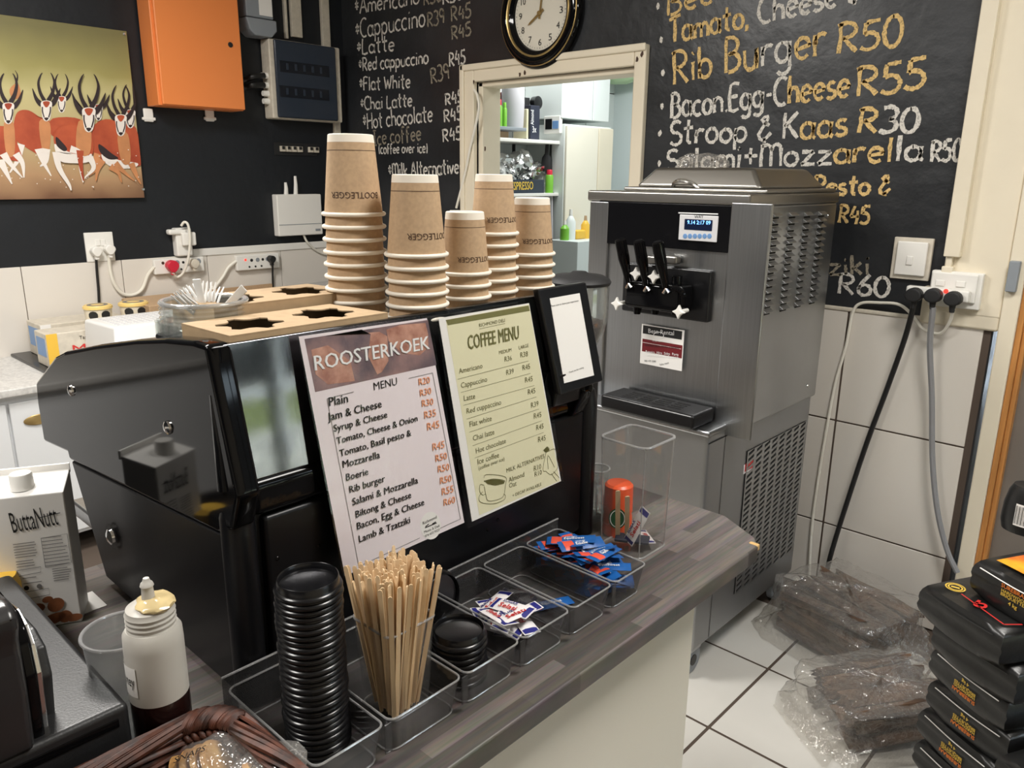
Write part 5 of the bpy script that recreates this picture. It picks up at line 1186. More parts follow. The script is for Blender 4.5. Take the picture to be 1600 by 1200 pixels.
# bottle with orange cap and glass jar behind it
q = PD(963, 845, 1.46); OB = thing('spice_bottle', 'small bottle with bright orange cap behind the tall clear container', 'bottle', (q.x, q.y, ZC))
M_ = T(q.x, q.y, ZC); zc1 = PD(963, 790, 1.46).z-ZC; zc2 = PD(963, 744, 1.46).z-ZC
MB().lathe([(0, 0), (.026, 0), (.027, .01), (.027, zc1-.012), (.024, zc1), (0, zc1)], 28, M_).build('bottle_body', 'orange_cap', OB)
MB().lathe([(0, zc2), (.022, zc2), (.026, zc2-.004), (.027, zc1), (0, zc1)], 28, M_).build('cap', 'orange_cap', OB)
dv = Vector((-q.x, -q.y, 0)).normalized(); sv = Vector((-dv.y, dv.x, 0)); cc = Vector((q.x, q.y, ZC+.04))+dv*.0285
mb = MB(); mb.poly([cc+sv*.016*math.cos(t)+Vector((0, 0, .020*math.sin(t))) for t in [k*PI/10 for k in range(20)]]); mb.build('round_badge', 'dark_green', OB)
mb = MB(); ribbon(mb, [cc+dv*.0006+sv*.013*math.cos(t)+Vector((0, 0, .0165*math.sin(t))) for t in [k*PI/10 for k in range(21)]], dv, .0015); mb.build('badge_ring', 'ink_white', OB)
q = P(931, 806, 'Z', ZC); GJ = thing('glass_jar', 'small ribbed glass jar between the coffee machine and the tall clear container', 'jar', (q.x, q.y, ZC))
M_ = T(q.x, q.y, ZC) @ Matrix.Diagonal((.78, .78, 1, 1)); jz = .100
MB().lathe([(0, .004), (.033, .004), (.036, .012), (.037, jz-.04), (.034, jz-.03), (.030, jz-.026), (.031, jz-.006), (.030, jz), (.028, jz), (.0275, jz-.026), (.033, jz-.04), (.033, .012), (0, .010)], 36, M_).build('glass_body', 'glass', GJ)
MB().lathe([(.0295+.0022*math.cos(t), jz-.001+.0022*math.sin(t)) for t in [k*PI/4 for k in range(8)]], 36, M_, close=True).build('rim', 'clear_edge_highlight', GJ)
mb = MB()
for k in range(14): a = 2*PI*k/14; mb.tube([(q.x+.029*math.cos(a), q.y+.029*math.sin(a), ZC+.014), (q.x+.029*math.cos(a), q.y+.029*math.sin(a), ZC+jz-.042)], .0018, 6)
mb.build('ribs', 'clear_edge_highlight', GJ)
for k in range(5):
    a = k*1.3; tag(MB().lathe([(0, .0), (.011, 0), (.012, .001), (.011, .002), (0, .002)], 16, T(q.x+.015*math.cos(a), q.y+.015*math.sin(a), ZC+.012+.003*k)).build('coin', 'chrome'), 'silver coin in the bottom of the small ribbed glass jar', 'coin', 'coins in the glass jar')
# ------------------------------------------------------------------ soft-serve machine
MX0, MX1, MY0, MY1, ML = -1.526, -.990, 1.988, 2.60, 1.89
ZTOP, ZSH = 1.447, .80
ss = thing('soft_serve_machine', 'stainless steel soft-serve ice cream machine with three black levers', 'ice cream machine', ((MX0+MX1)/2, (MY0+MY1)/2, 0))
MB().box(MX0, MX1, MY0+.006, MY1, ZSH-.03, ZTOP-.03, .010, seg=3).build('upper_body', 'steel', ss)
MB().box(MX0-.003, MX1+.003, MY0-.002, MY1+.003, ZTOP-.032, ZTOP, .006).build('top_band', 'steel_lid', ss)
MB().box(MX0+.003, MX1-.012, ML, MY1, .10, ZSH, .014, seg=3).build('lower_body', 'steel_lower', ss)
MB().box(MX0+.002, MX1-.008, ML-.006, MY0+.02, ZSH-.012, ZSH+.006, .006).build('ledge', 'steel', ss)
def fq(x, y, d=0): return P(x, y, 'Y', MY0-d)
def fbox(x0, y0, x1, y1, d0, d1, nm, m, bev=.002, par=None):
    a = fq(x0, y0, d1); b = fq(x1, y1, d1); return MB().box(min(a.x, b.x), max(a.x, b.x), MY0-d1, MY0-d0, min(a.z, b.z), max(a.z, b.z), bev).build(nm, m, par or ss)
fbox(936, 314, 1143, 396, -.01, .003, 'black_panel', 'panel_black')
fbox(1143, 316, 1172, 690, -.01, .004, 'front_trim', 'steel', .004)
fbox(922, 314, 936, 690, -.01, .004, 'front_trim', 'steel', .004)
cpn = fbox(1062, 335, 1119, 379, .003, .008, 'control_panel', 'panel_grey', .002)
fbox(1070, 342, 1112, 361, .008, .009, 'display', 'screen_navy', 0, cpn)
mb = MB(); put_text(mb, '9.14 2:17 09', fq(1074, 350, .0095), fq(1110, 351, .0095), N); mb.build('digits', 'led_blue', cpn)
mb = MB(); put_text(mb, 'WAY', fq(1085, 341, .0085), fq(1099, 341, .0085), N); mb.build('lettering', 'ink_black', cpn)
for k in range(6): M_ = Matrix.Translation(fq(1070.5+7.6*k, 369, .008)) @ Matrix.Rotation(PI/2, 4, 'X'); MB().lathe([(0, .0015), (.0065, .001), (.007, 0)], 14, M_).build('button', 'button_blue', cpn)
mb = MB(); line(mb, fq(1060, 332.5, .0035), fq(1122, 334.5, .0035), N, .003); mb.build('light_strip', 'ink_white', cpn)
# dispensing head
fbox(974, 410, 1105, 505, -.01, .012, 'head_plate', 'black_plastic', .006)
hd = fbox(975, 438, 1062, 492, .012, .085, 'dispensing_head', 'black_gloss', .012)
for x in (1013-26, 1025-5+2-2, 1049-1): pass
for k, (tx, ty, bx, by) in enumerate(((969, 373, 982, 440), (998, 375, 1010, 445), (1027, 377, 1040, 448))):
    t = fq(tx, ty, .13); b = fq(bx, by, .09); L = MB().tube([b, b.lerp(t, .3), b.lerp(t, .55), t.lerp(b, .03), t], [.010, .0125, .017, .0165, .011], 16, flat=.75); L.build('lever', 'black_gloss', ss)
    q = fq(bx, by+4, .09); MB().tube([q+Vector((-.006, 0, -.012)), q+Vector((.002, 0, .002)), q+Vector((.012, 0, -.008))], .005, 8).build('lever_clip', 'chrome', ss)
for x, y in ((992, 428), (1020, 433), (962, 475), (1059, 488)):
    c = fq(x, y, .105); pts = [c+Vector((math.cos(a)*(.021 if k % 2 == 0 else .010), 0, math.sin(a)*(.021 if k % 2 == 0 else .010))) for k, a in enumerate([j*PI/4+PI/2 for j in range(8)])]
    m_ = MB().prism(pts, (0, .012, 0), .003); m_.tube([c+Vector((0, .01, 0)), c+Vector((0, .05, 0))], .006, 8); m_.build('star_knob', 'white_plastic', ss)
for x in (996, 1024, 1055): c = fq(x, 480, .05); MB().tube([c+Vector((0, 0, .09)), c, c+Vector((0, 0, -.02))], [.015, .014, .010], 12).build('nozzle', 'black_gloss', ss)
MB().tube(smooth([fq(1052, 450, .09), fq(1062, 453, .09), fq(1068, 462, .085), fq(1068, 475, .08)]), .009, 10).build('pipe', 'black_gloss', ss)
for x0, x1 in ((1010, 1026), (1038, 1056)): fbox(x0, 399, x1, 414, .0, .03, 'latch', 'steel_lid', .006)
# rental decal
dc = fbox(1003, 506, 1065, 580, .0065, .0075, 'decal', 'paper_white', 0)
fbox(1005, 508, 1065, 531, .0075, .0079, 'decal_head', 'ink_black', 0, dc)
fbox(1004, 529, 1065, 560, .0076, .0080, 'decal_band', 'decal_maroon', 0, dc); fbox(1004, 535, 1064, 545, .0079, .0083, 'decal_strip', 'paper_white', 0, dc)
def dtx(lst, m, b=0):
    mb = MB()
    for s, x0, y0, x1, y1 in lst: put_text(mb, s, fq(x0, y0, .0088), fq(x1, y1, .0088), N, None, b)
    mb.build('lettering', m, dc)
dtx([('Bean Rental', 1013, 520, 1053, 524), ('Premium Machines', 1020, 533.5, 1052, 535), ('Repairs  Hire  Sales  Parts', 1009, 551, 1060, 556), ('Service  Rentals  Support', 1009, 556, 1060, 560.5)], 'ink_white')
dtx([('RENTALS, SALES, SERVICE & REPAIRS', 1008, 540.5, 1061, 545), ('083 475 5085', 1007, 565, 1025, 566), ('Sales team', 1031, 571, 1045, 568)], 'ink_black')
mb = MB(); ribbon(mb, [fq(1029+8*math.cos(t), 524+5*math.sin(t), .0086) for t in [k*PI/8 for k in range(17)]], N, .002); mb.build('bean_mark', 'ink_white', dc)
# drip tray
a = P(940, 632, 'Y', ML-.02); b = P(1088, 662, 'Y', ML-.02)
x0, x1 = a.x, P(1087, 640, 'Y', ML-.02).x
dt = MB().box(x0, x1, ML-.03, MY0-.006, ZSH+.006, ZSH+.05, .010, seg=3).build('drip_tray', 'black_plastic', ss)
for r in range(4):
    for k in range(4):
        xx = x0+.06+k*(x1-x0-.11)/4; yy = ML+.0+r*.018; MB().box(xx, xx+(x1-x0-.11)/4-.012, yy, yy+.008, ZSH+.0495, ZSH+.0508).build('drain_slot', 'gap_shade', dt)
# lid on top
lz = ZTOP
a = P(984, 275, 'Y', 2.2)
MB().box(MX0+.06, MX1+.0, MY0+.10, MY1-.02, lz, lz+.012, .005).build('hopper_tray', 'steel_lid', ss)
MB().hexa([(MX0+.08, MY0+.13, lz+.012), (MX1-.03, MY0+.13, lz+.012), (MX1-.03, MY1-.03, lz+.012), (MX0+.08, MY1-.03, lz+.012), (MX0+.13, MY0+.17, lz+.07), (MX1-.08, MY0+.17, lz+.07), (MX1-.08, MY1-.07, lz+.07), (MX0+.13, MY1-.07, lz+.07)], .012, 3).build('hopper_lid', 'steel_lid', ss)
q = P(1073, 284, 'Y', MY0+.145); mb = MB(); mb.tube(smooth([q+Vector((-.045, 0, -.018)), q+Vector((-.03, -.02, -.004)), q+Vector((0, -.03, .004)), q+Vector((.03, -.02, -.004)), q+Vector((.045, 0, -.018))]), .006, 8); mb.build('lid_handle', 'chrome', ss)
# side louvres
def sq(x, y, d=0): return P(x, y, 'X', MX1+.001+d)
Z8 = lambda x, y: (880+x*.2875, 260+y*.2875)
ca = [sq(*Z8(*c)) for c in ((1157, 262), (1247, 260), (1328, 258), (1408, 254))]; cb_ = [sq(*Z8(*c)) for c in ((1105, 785), (1195, 765), (1276, 745), (1350, 727))]
def louv_mesh(): 
    w_, h = .052, .022; mb = MB()
    mb.prism([(0.0, -w_/2, 0), (.012, -w_/2, -.009), (.012, -w_/2, -.0105), (.0, -w_/2, -h*.6)], (0, w_, 0), .001)
    return mb.mesh('louvre', 'steel_side')
lm = louv_mesh(); vm = MB().box(0, .0015, -.020, .020, -.018, -.0095).mesh('louvre_slot', 'gap_shade')
nrow = 15
for c in range(4):
    for r in range(nrow):
        t = r/(nrow-1); p = ca[c].lerp(cb_[c], t); yy = (ca[c].y+cb_[c].y)/2
        o = bpy.data.objects.new('louvre', lm); COL.objects.link(o); o.parent = ss; W = WM[ss.name].inverted(); o.matrix_local = W @ T(MX1, yy, p.z+.006)
        o = bpy.data.objects.new('louvre_slot', vm); COL.objects.link(o); o.parent = ss; o.matrix_local = W @ T(MX1, yy, p.z+.006)
# seams, screws, sticker
def sidep(x, y): return P(x, y, 'X', MX1+.0015)
mb = MB(); a = sidep(1158, 678); line(mb, (MX1-.0105, ML+.0, ZSH-.03), (MX1-.0105, MY1, ZSH-.03), (1, 0, 0), .004); line(mb, (MX1+.0008, MY0+.07, ZSH-.02), (MX1+.0008, MY0+.07, ZTOP-.03), (1, 0, 0), .0025); line(mb, (MX1-.0112, ML+.10, .11), (MX1-.0112, ML+.10, ZSH-.03), (1, 0, 0), .0025); mb.build('panel_seam', 'gap_shade', ss)
for x, y in ((1168, 643), (1262, 603), (1202, 342), (1294, 337)): q = sidep(x, y); MB().lathe([(0, .003), (.005, .002), (.006, 0)], 10, Matrix.Translation(q) @ Matrix.Rotation(PI/2, 4, 'Y')).build('screw', 'chrome', ss)
XS = MX1-.0115
q0, q1 = P(1161, 741, 'X', XS), P(1178, 720, 'X', XS); MB().box(XS, XS+.001, q0.y, q1.y, q0.z, q1.z+.004).build('warning_sticker', 'sugar_paper', ss)
mb = MB()
for k in range(6): zz = q0.z+.008+k*(q1.z-q0.z)/6; line(mb, (XS+.0013, q0.y+.006, zz), (XS+.0013, q1.y-.006, zz), (1, 0, 0), .004)
mb.build('sticker_print', 'sugar_red', ss)
# lower slotted grille: dark slots cut as real openings in a panel in front of a black sheet painting the shade behind
ga, gb = P(1162, 760, 'X', XS).y, P(1250, 700, 'X', XS).y
gz1 = ZSH-.115; gz0 = .20; gy0, gy1 = ga-.0, MY1-.03
mb = MB(); ncol, nr = 8, 26; cwid = (gy1-gy0)/ncol; rh = (gz1-gz0)/nr
gp = MB()
for c in range(ncol):
    for r in range(nr):
        ya_ = gy0+c*cwid; za = gz0+r*rh; s = cwid*.16; sl = .008
        A_ = [(ya_, za), (ya_+cwid, za), (ya_+cwid, za+rh), (ya_, za+rh)]
        B_ = [(ya_+s, za+rh*.28-sl*.5), (ya_+cwid-s, za+rh*.28+sl*.5), (ya_+cwid-s, za+rh*.80+sl*.5), (ya_+s, za+rh*.80-sl*.5)]
        vs_ = [(XS+.003, y, z) for y, z in A_]+[(XS+.003, y, z) for y, z in B_]+[(XS+.0008, y, z) for y, z in B_]
        gp.add(vs_, [[k, (k+1) % 4, 4+(k+1) % 4, 4+k] for k in range(4)]+[[4+k, 4+(k+1) % 4, 8+(k+1) % 4, 8+k] for k in range(4)])
gp.build('slotted_grille', 'steel_side', ss, 20)
MB().box(XS+.0001, XS+.0006, gy0, gy1, gz0, gz1).build('grille_shade', 'gap_shade', ss)
for x, y, lab in ((MX1-.045, ML+.05, 0), (MX1-.05, MY1-.05, 0), (MX0+.05, ML+.05, 0), (MX0+.05, MY1-.05, 0)):
    cs = MB(); cs.lathe([(0, -.014), (.040, -.014), (.048, -.010), (.048, .010), (.040, .014), (0, .014)], 28, T(x, y, .048) @ Matrix.Rotation(PI/2, 4, 'Y')); w_ = cs.build('caster', 'grey_plastic', ss)
    MB().lathe([(0, -.016), (.018, -.016), (.018, .016), (0, .016)], 20, T(x, y, .048) @ Matrix.Rotation(PI/2, 4, 'Y')).build('caster_hub', 'black_plastic', w_)
    MB().box(x-.022, x+.022, y-.03, y+.03, .085, .105, .004).build('caster_plate', 'steel', ss)
# crumpled clear bag on the lid
q = P(1098, 268, 'Y', MY0+.25); b = bmesh.new(); bmesh.ops.create_icosphere(b, subdivisions=4, radius=1)
for v in b.verts:
    n_ = noise.noise(v.co*3)*.25+noise.noise(v.co*8)*.12; v.co = v.co*(1+n_); v.co = Vector((v.co.x*.085, v.co.y*.06, max(v.co.z, -.3)*.032))
tag(MB().bm(b, T(q.x, q.y, lz+.08)).build('plastic_bag', 'film'), 'crumpled clear plastic bag on the lid of the soft-serve machine', 'bag')
# ------------------------------------------------------------------ bags of charcoal at the right
ex = Vector((.854, -.52, 0)).normalized(); ny = Vector((-.52, -.854, 0)).normalized()
BWD, BLN, BT = .205, .36, .083
def bag_mesh(seed):
    b = bmesh.new(); bmesh.ops.create_cube(b, size=1); bmesh.ops.subdivide_edges(b, edges=b.edges[:], cuts=7, use_grid_fill=True)
    for v in b.verts:
        x, y, z = v.co*2; e = (1-.10*abs(x)**4)*(1-.05*abs(y)**4)
        k = 1-.045*(abs(x*z)**3)-.03*abs(y*z)**3
        n_ = noise.noise(Vector((x*1.6+seed*3, y*1.6, z)))*.03+noise.noise(Vector((x*4, y*4+seed*5, z*2)))*.018
        v.co = Vector((x*BWD/2*k*(1+n_*.5), y*BLN/2*k*(1+n_*.3), z*BT/2*e*(1+n_*1.2)))
        if abs(z) < .2 and y < -.95: v.co.y += .004
    mb = MB(); mb.bm(b); return mb
def bag_text(o, flip, big):
    # printed end face looks along local -Y
    mb = MB(); y = -BLN/2-.0012; s = -1 if flip else 1
    def tx(t, x0, x1, z, m): 
        q = MB(); put_text(q, t, (x0*s, y, z*s), (x1*s, y, z*s), (0, -1, 0), None, .03); q.build('print', m, o)
    tx('SUREBRAAI', -.030, .030, .014, 'print_orange'); tx('HARDWOOD', -.028, .028, .005, 'print_yellow'); tx('BRIQUETTES', -.028, .028, -.003, 'print_yellow'); tx('4 kg', -.009, .010, -.015, 'print_yellow')
stack = []
base = PD(1455, 1037, 1.75)
bw_ = [ex*(BWD/2)-ny*(BLN/2)]
def bag(cx, cy, z, rz, lab, seed, txt=0, grp='black charcoal bags in the stacks'):
    o = thing('charcoal_bag', lab, 'bag', (0, 0, 0), grp); bag_mesh(seed).build('sack', 'charcoal_bag', o, 60)
    if txt: bag_text(o, txt < 0, 1)
    mb = MB(); mb.tube(smooth([(-BWD*.40, -BLN/2-.001, BT*.34), (0, -BLN/2-.003, BT*.31), (BWD*.40, -BLN/2-.001, BT*.33)]), .0012, 6); mb.build('seam', 'paper_white' if txt else 'charcoal_bag', o)
    o.matrix_world = T(cx, cy, z) @ RZ(rz); return o
rz0 = math.atan2(ex.y, ex.x)
OR2 = ['topmost', 'second from the top', 'third from the top', 'fourth from the top', 'fifth from the top', 'sixth from the top', 'seventh from the top', 'eighth from the top', 'lowest']
for k in range(9):
    zc_ = BT/2+k*.0815+.001; i = 8-k
    dx_ = {0: .055, 1: -.005, 2: .012, 3: .0, 4: -.005}.get(i, -.01)
    c = base+ex*(BWD/2+dx_)-ny*(BLN/2+rnd.uniform(-.006, .006)-{1: .065, 2: .025}.get(i, 0))
    o = bag(c.x, c.y, zc_, rz0+rnd.uniform(-.05, .05), f'{OR2[i]} black charcoal bag in the taller left stack by the door', i, {0: 1, 3: -1, 4: -1, 5: -1, 6: -1}.get(i, 0))
    if i == 0:
        mb = MB()
        def fl(u, v): 
            x = -BWD*.36+BWD*.72*u; yy = -BLN*.42+BLN*.80*v*(.55+.45*abs(math.sin(u*11+2))); return Vector((x, yy, BT/2*(1-.10*abs(2*x/BWD)**4)*(1-.05*abs(2*yy/BLN)**4)+.006))
        mb.grid(fl, 40, 8); mb.build('flame_print', 'flame', o)
        mb = MB(); put_text(mb, 'SUREBRAAI', (.085, -.12, BT/2+.006), (.085, .06, BT/2+.006), (0, 0, 1), .03, .03); mb.build('print', 'ink_black', o)
    if i == 1:
        mb = MB(); zt_ = BT/2+.003
        for r_ in (.018, .013): ribbon(mb, [(-.06+r_*math.cos(t), -.13+r_*math.sin(t), zt_) for t in [q*PI/10 for q in range(21)]], (0, 0, 1), .003)
        line(mb, (-.066, -.135, zt_), (-.054, -.125, zt_), (0, 0, 1), .006); mb.build('ring_mark', 'print_yellow', o)
        mb = MB(); ribbon(mb, smooth([(.0, -.14, zt_), (.012, -.128, zt_), (.02, -.14, zt_), (.008, -.15, zt_), (-.004, -.125, zt_)]), (0, 0, 1), .006); line(mb, (-.035, -.14, zt_), (.08, -.155, zt_), (0, 0, 1), .003); line(mb, (.08, -.155, zt_), (.09, -.12, zt_), (0, 0, 1), .003); mb.build('red_mark', 'sugar_red', o)
for k in range(5):
    zc_ = BT/2+k*.0815+.001; i = 4-k
    c = base+ex*(BWD*1.62+.015*(k % 2))-ny*(BLN/2-.05)
    bag(c.x, c.y, zc_, rz0+rnd.uniform(-.04, .04), f'{(OR2[:4]+["lowest"])[i]} black charcoal bag in the shorter right stack at the edge', i+20, 0)
# rolled bag with a barcode on top
q = PD(1604, 832, 1.74); rb = thing('rolled_bag', 'rolled black bag with a white barcode label on top of the charcoal', 'bag', (q.x, q.y, 9*.0815))
zt_ = 9*.0815+.004
MB().lathe([(0, 0), (.05, 0), (.055, .02), (.053, .06), (.047, .09), (.040, .105), (0, .10)], 24, T(q.x, q.y, zt_) @ Matrix.Diagonal((1, .8, 1, 1))).build('roll', 'charcoal_bag', rb)
dv = Vector((-q.x, -q.y, 0)).normalized(); lab_ = MB(); a0 = math.atan2(-q.y, -q.x)
def cyl(a, z, e=0): r = .0535+e; return Vector((q.x+r*math.cos(a), q.y+r*.86*math.sin(a), zt_+z))
lab_.grid(lambda u, v: cyl(a0-.55+u*.9, .022+.05*v, .001), 10, 3); lab_.build('label', 'paper_white', rb)
mb = MB()
for k in range(22): a = a0-.52+k*.038; mb.grid(lambda u, v: cyl(a+u*(.01+.012*((k*7) % 3 == 0)), .026+.042*v, .0018), 2, 2)
mb.build('barcode', 'ink_black', rb)
# ------------------------------------------------------------------ clear bags of firewood on the floor
def woodbag(cx, cy, L, W_, Hh, rz, lab, seed, ends=(.05, .10)):
    r2 = random.Random(seed); o = thing('firewood_bag', lab, 'firewood', (cx, cy, 0)); M_ = T(cx, cy, 0) @ RZ(rz)
    for j in range(3):
        for i in range(4):
            mb = MB(); b = bmesh.new(); bmesh.ops.create_cone(b, segments=7, radius1=.5, radius2=.46, depth=1, cap_ends=True); bmesh.ops.subdivide_edges(b, edges=b.edges[:], cuts=2)
            y = (i-1.5)*W_*.23; z = .018+Hh*.28*(j+.5)
            for v in b.verts:
                n_ = noise.noise(v.co*4+Vector((i*3, j*5, seed)))*.25; v.co = v.co*(1+n_)
            mb.bm(b, M_ @ T(r2.uniform(-.02, .02), y, z) @ Matrix.Rotation(PI/2+r2.uniform(-.12, .12), 4, 'Y') @ RZ(r2.uniform(0, 3)) @ Matrix.Diagonal((Hh*.28, W_*.23, L*.80, 1)))
            mb.build('log', 'firewood', o, 40)
    def f(u, v):
        a = 2*PI*u; ca_, sa = math.cos(a), math.sin(a); e = .35
        x = math.copysign(abs(ca_)**e, ca_); y = math.copysign(abs(sa)**e, sa); t = v
        if t < .55: k, z = 1.10-.06*t/.55, Hh*(t/.55)*.97
        else: q_ = (t-.55)/.45; k, z = 1.04*(1-q_), Hh*(.97+.09*math.sin(q_*PI/2))
        n_ = noise.noise(Vector((x*2.2+seed, y*2.2, t*4)))*.10+noise.noise(Vector((x*6, y*6+seed, t*9)))*.05+.05*(.5-abs(noise.noise(Vector((x*7+y*5+seed, y*7, t*8)))))
        skirt = 1+.16*max(0, 1-t*5)
        return M_ @ Vector((x*L/2*k*(1+n_)*skirt, y*W_/2*k*(1+n_)*skirt, max(.003, z*(1+n_*.7)+.004)))
    MB().grid(f, 96, 44, wrap=True).build('plastic_wrap', 'film', o, 60)
    for sg in (-1, 1):   # flattened loose ends of the bag
        def g(u, v):
            x = sg*(L/2+.0+ends[sg > 0]*u); y = (v-.5)*W_*(1.05-.15*u); return M_ @ Vector((x, y+.02*math.sin(u*5+v*6), max(.004, (.10*(1-u)**2)*(1-abs(2*v-1)**3)+.010*noise.noise(Vector((u*8, v*8, seed)))+.008)))
        MB().grid(g, 10, 14).build('loose_end', 'film', o, 60)
    return o
woodbag(-.745, 2.43, .37, .32, .19, -.30, 'clear plastic bag of dark firewood nearest the soft-serve machine', 3)
woodbag(-.53, 2.11, .36, .28, .13, .95, 'clear plastic bag of firewood beside the charcoal stack', 9, (.08, .06))
# ------------------------------------------------------------------ left foreground: printer, carton, cup, squeeze bottle, basket
pz = .955
a = P(197, 1100, 'Z', pz); b = P(30, 893, 'Z', pz)
PX1, PY1, PX0 = a.x, a.y+.003, b.x-.005
pr = thing('receipt_printer', 'black countertop printer with curved cover at the bottom left', 'printer', ((PX0+PX1)/2, PY1-.14, ZC))
MB().box(PX0, PX1, PY1-.30, PY1, ZC+.004, pz, .007, seg=3).build('body', 'printer_dark', pr)
MB().box(PX1-.002, PX1+.0012, PY1-.30, PY1-.012, pz-.022, pz-.012, .001).build('front_groove', 'black_gloss', pr)
def sprof(px, y, x_end, z0): return [P(a_, b_, 'Y', y) for a_, b_ in px]+[Vector((x_end, y, P(px[-1][0], px[-1][1], 'Y', y).z+.004)), Vector((x_end, y, z0))]
def slab(px, y, dy, nm, m, bev): 
    q = sprof(px, y, -1.085, pz-.003); q[0].z = pz-.003; MB().prism(q, (0, -dy, 0), bev).build(nm, m, pr)
slab([(86, 1106), (83, 1053), (72, 1008), (56, 979), (40, 962), (20, 950), (0, 942)], .188, .012, 'outer_arch', 'printer_dark', .003)
slab([(72, 1108), (66, 1050), (56, 1006), (45, 975), (30, 950), (10, 935)], .176, .006, 'rib', 'chrome', .001)
slab([(66, 1112), (60, 1053), (50, 1006), (42, 980), (30, 952), (8, 930)], .170, .012, 'side_arch', 'black_gloss', .003)
slab([(49, 1112), (47, 1082), (38, 1030), (34, 1005), (34, 976), (28, 952), (16, 932), (0, 920)], .158, .26, 'cover', 'printer_cover', .008)

# carton of nut milk
q = PD(104, 975, 1.10)
t0, t1, t2 = P(12, 790, 'Z', 1.06), P(100, 783, 'Z', 1.06), P(8, 800, 'Z', 1.06)
cz = ZC; ch_ = .205
fr0 = P(78, 985, 'Z', ZC); fr1 = P(129, 971, 'Z', ZC)   # front face bottom right corners
ux = Vector((math.cos(1.10), math.sin(1.10), 0))        # along the front face, to the right in the picture
FR = fr1; wF, wD = .094, .062
nd = Vector((ux.y, -ux.x, 0))                             # towards the camera
A1 = FR; A0 = FR-ux*wF; B1_ = FR-nd*wD; B0_ = A0-nd*wD
ct = thing('drink_carton', 'white nut drink carton with script lettering and printed almonds behind the printer', 'carton', (A0+A1+B0_+B1_)/4)
def cpt(p, z): return Vector((p.x, p.y, z))
MB().hexa([cpt(A0, cz), cpt(A1, cz), cpt(B1_, cz), cpt(B0_, cz), cpt(A0, cz+ch_), cpt(A1, cz+ch_), cpt(B1_, cz+ch_+.012), cpt(B0_, cz+ch_+.012)], .002).build('box', 'paper_white', ct)
MB().hexa([cpt(B0_, cz+ch_+.006), cpt(B1_, cz+ch_+.006), cpt(B1_-nd*.004, cz+ch_+.006), cpt(B0_-nd*.004, cz+ch_+.006), cpt(B0_, cz+ch_+.02), cpt(B1_, cz+ch_+.02), cpt(B1_-nd*.004, cz+ch_+.02), cpt(B0_-nd*.004, cz+ch_+.02)]).build('top_seam', 'paper_white', ct)
cc = A0.lerp(A1, .42)-nd*.026; MB().lathe([(0, .022), (.013, .022), (.0145, .020), (.015, .004), (.017, 0)], 24, T(cc.x, cc.y, cz+ch_+.003)).build('screw_cap', 'white_plastic', ct)
def cf(u, v, e=.0008): return A0.lerp(A1, u)+nd*e+Vector((0, 0, cz+v*ch_-A0.z))
mb = MB(); put_text(mb, 'ButtaNutt', cf(.28, .745), cf(.88, .765), nd, .030, -.012); ribbon(mb, [cf(.62, .83), cf(.92, .85)], nd, .001); mb.build('lettering', 'ink_black', ct)
mb = MB()
r3 = random.Random(4)
for u0, u1, v0, v1, n_ in ((.25, .55, .56, .66, 6), (.62, .96, .47, .68, 9), (.25, .55, .49, .53, 3), (.70, .97, .35, .44, 6), (.30, .55, .36, .40, 2)):
    for k in range(n_): vv = v1-(v1-v0)*k/max(1, n_-1); line(mb, cf(u0, vv), cf(u1-r3.random()*.08, vv), nd, .0011)
for pts in ([(.25, .42), (.55, .43), (.56, .47), (.25, .465), (.25, .42)], [(.25, .24), (.62, .25), (.62, .30), (.25, .295), (.25, .24)], [(.62, .46), (.97, .47), (.97, .69), (.62, .68), (.62, .46)]): ribbon(mb, [cf(u, v) for u, v in pts], nd, .0008)
mb.build('small_print', 'ink_grey', ct)
for u, v, sx, sy, ro_ in ((.40, .11, .013, .008, .3), (.68, .12, .012, .010, .8), (.62, .015, .017, .008, .3), (.90, .0, .011, .006, .1), (.78, .02, .010, .009, 1.0), (.20, .16, .012, .007, -.4), (.25, .06, .012, .008, .2), (.58, .17, .007, .005, .2)):
    mb = MB(); c = cf(u, v+.045, .0012); mb.poly([c+ux*(sx*math.cos(t)*math.cos(ro_)-sy*math.sin(t)*math.sin(ro_))+Vector((0, 0, max(-v*ch_-.008, sx*math.cos(t)*math.sin(ro_)+sy*math.sin(t)*math.cos(ro_)))) for t in [k*PI/8 for k in range(16)]]); mb.build('almond_print', 'almond', ct)
for u in (.33, .50): mb = MB(); mb.poly([cf(u+.035*math.cos(t), .325+.018*math.sin(t)) for t in [k*PI/8 for k in range(16)]]); mb.build('round_mark', 'ink_black' if u < .4 else 'ink_grey', ct)
q = PD(4, 893, 1.08); tag(MB().lathe([(0, 0), (.03, 0), (.032, .08), (.028, .095), (0, .097)], 20, T(q.x-.012, q.y-.01, q.z-.085)).build('yellow_jar', 'yellow_box'), 'yellow jar at the left edge between the carton and the printer', 'jar')
bpy.data.objects['yellow_jar'].location.z = ZC
q0 = P(134, 942, 'Z', ZC+.001); tag(MB().box(q0.x-.03, q0.x+.03, q0.y-.02, q0.y+.02, ZC, ZC+.001).build('paper_slip', 'paper_white'), 'white paper slip on the counter right of the carton', 'paper')
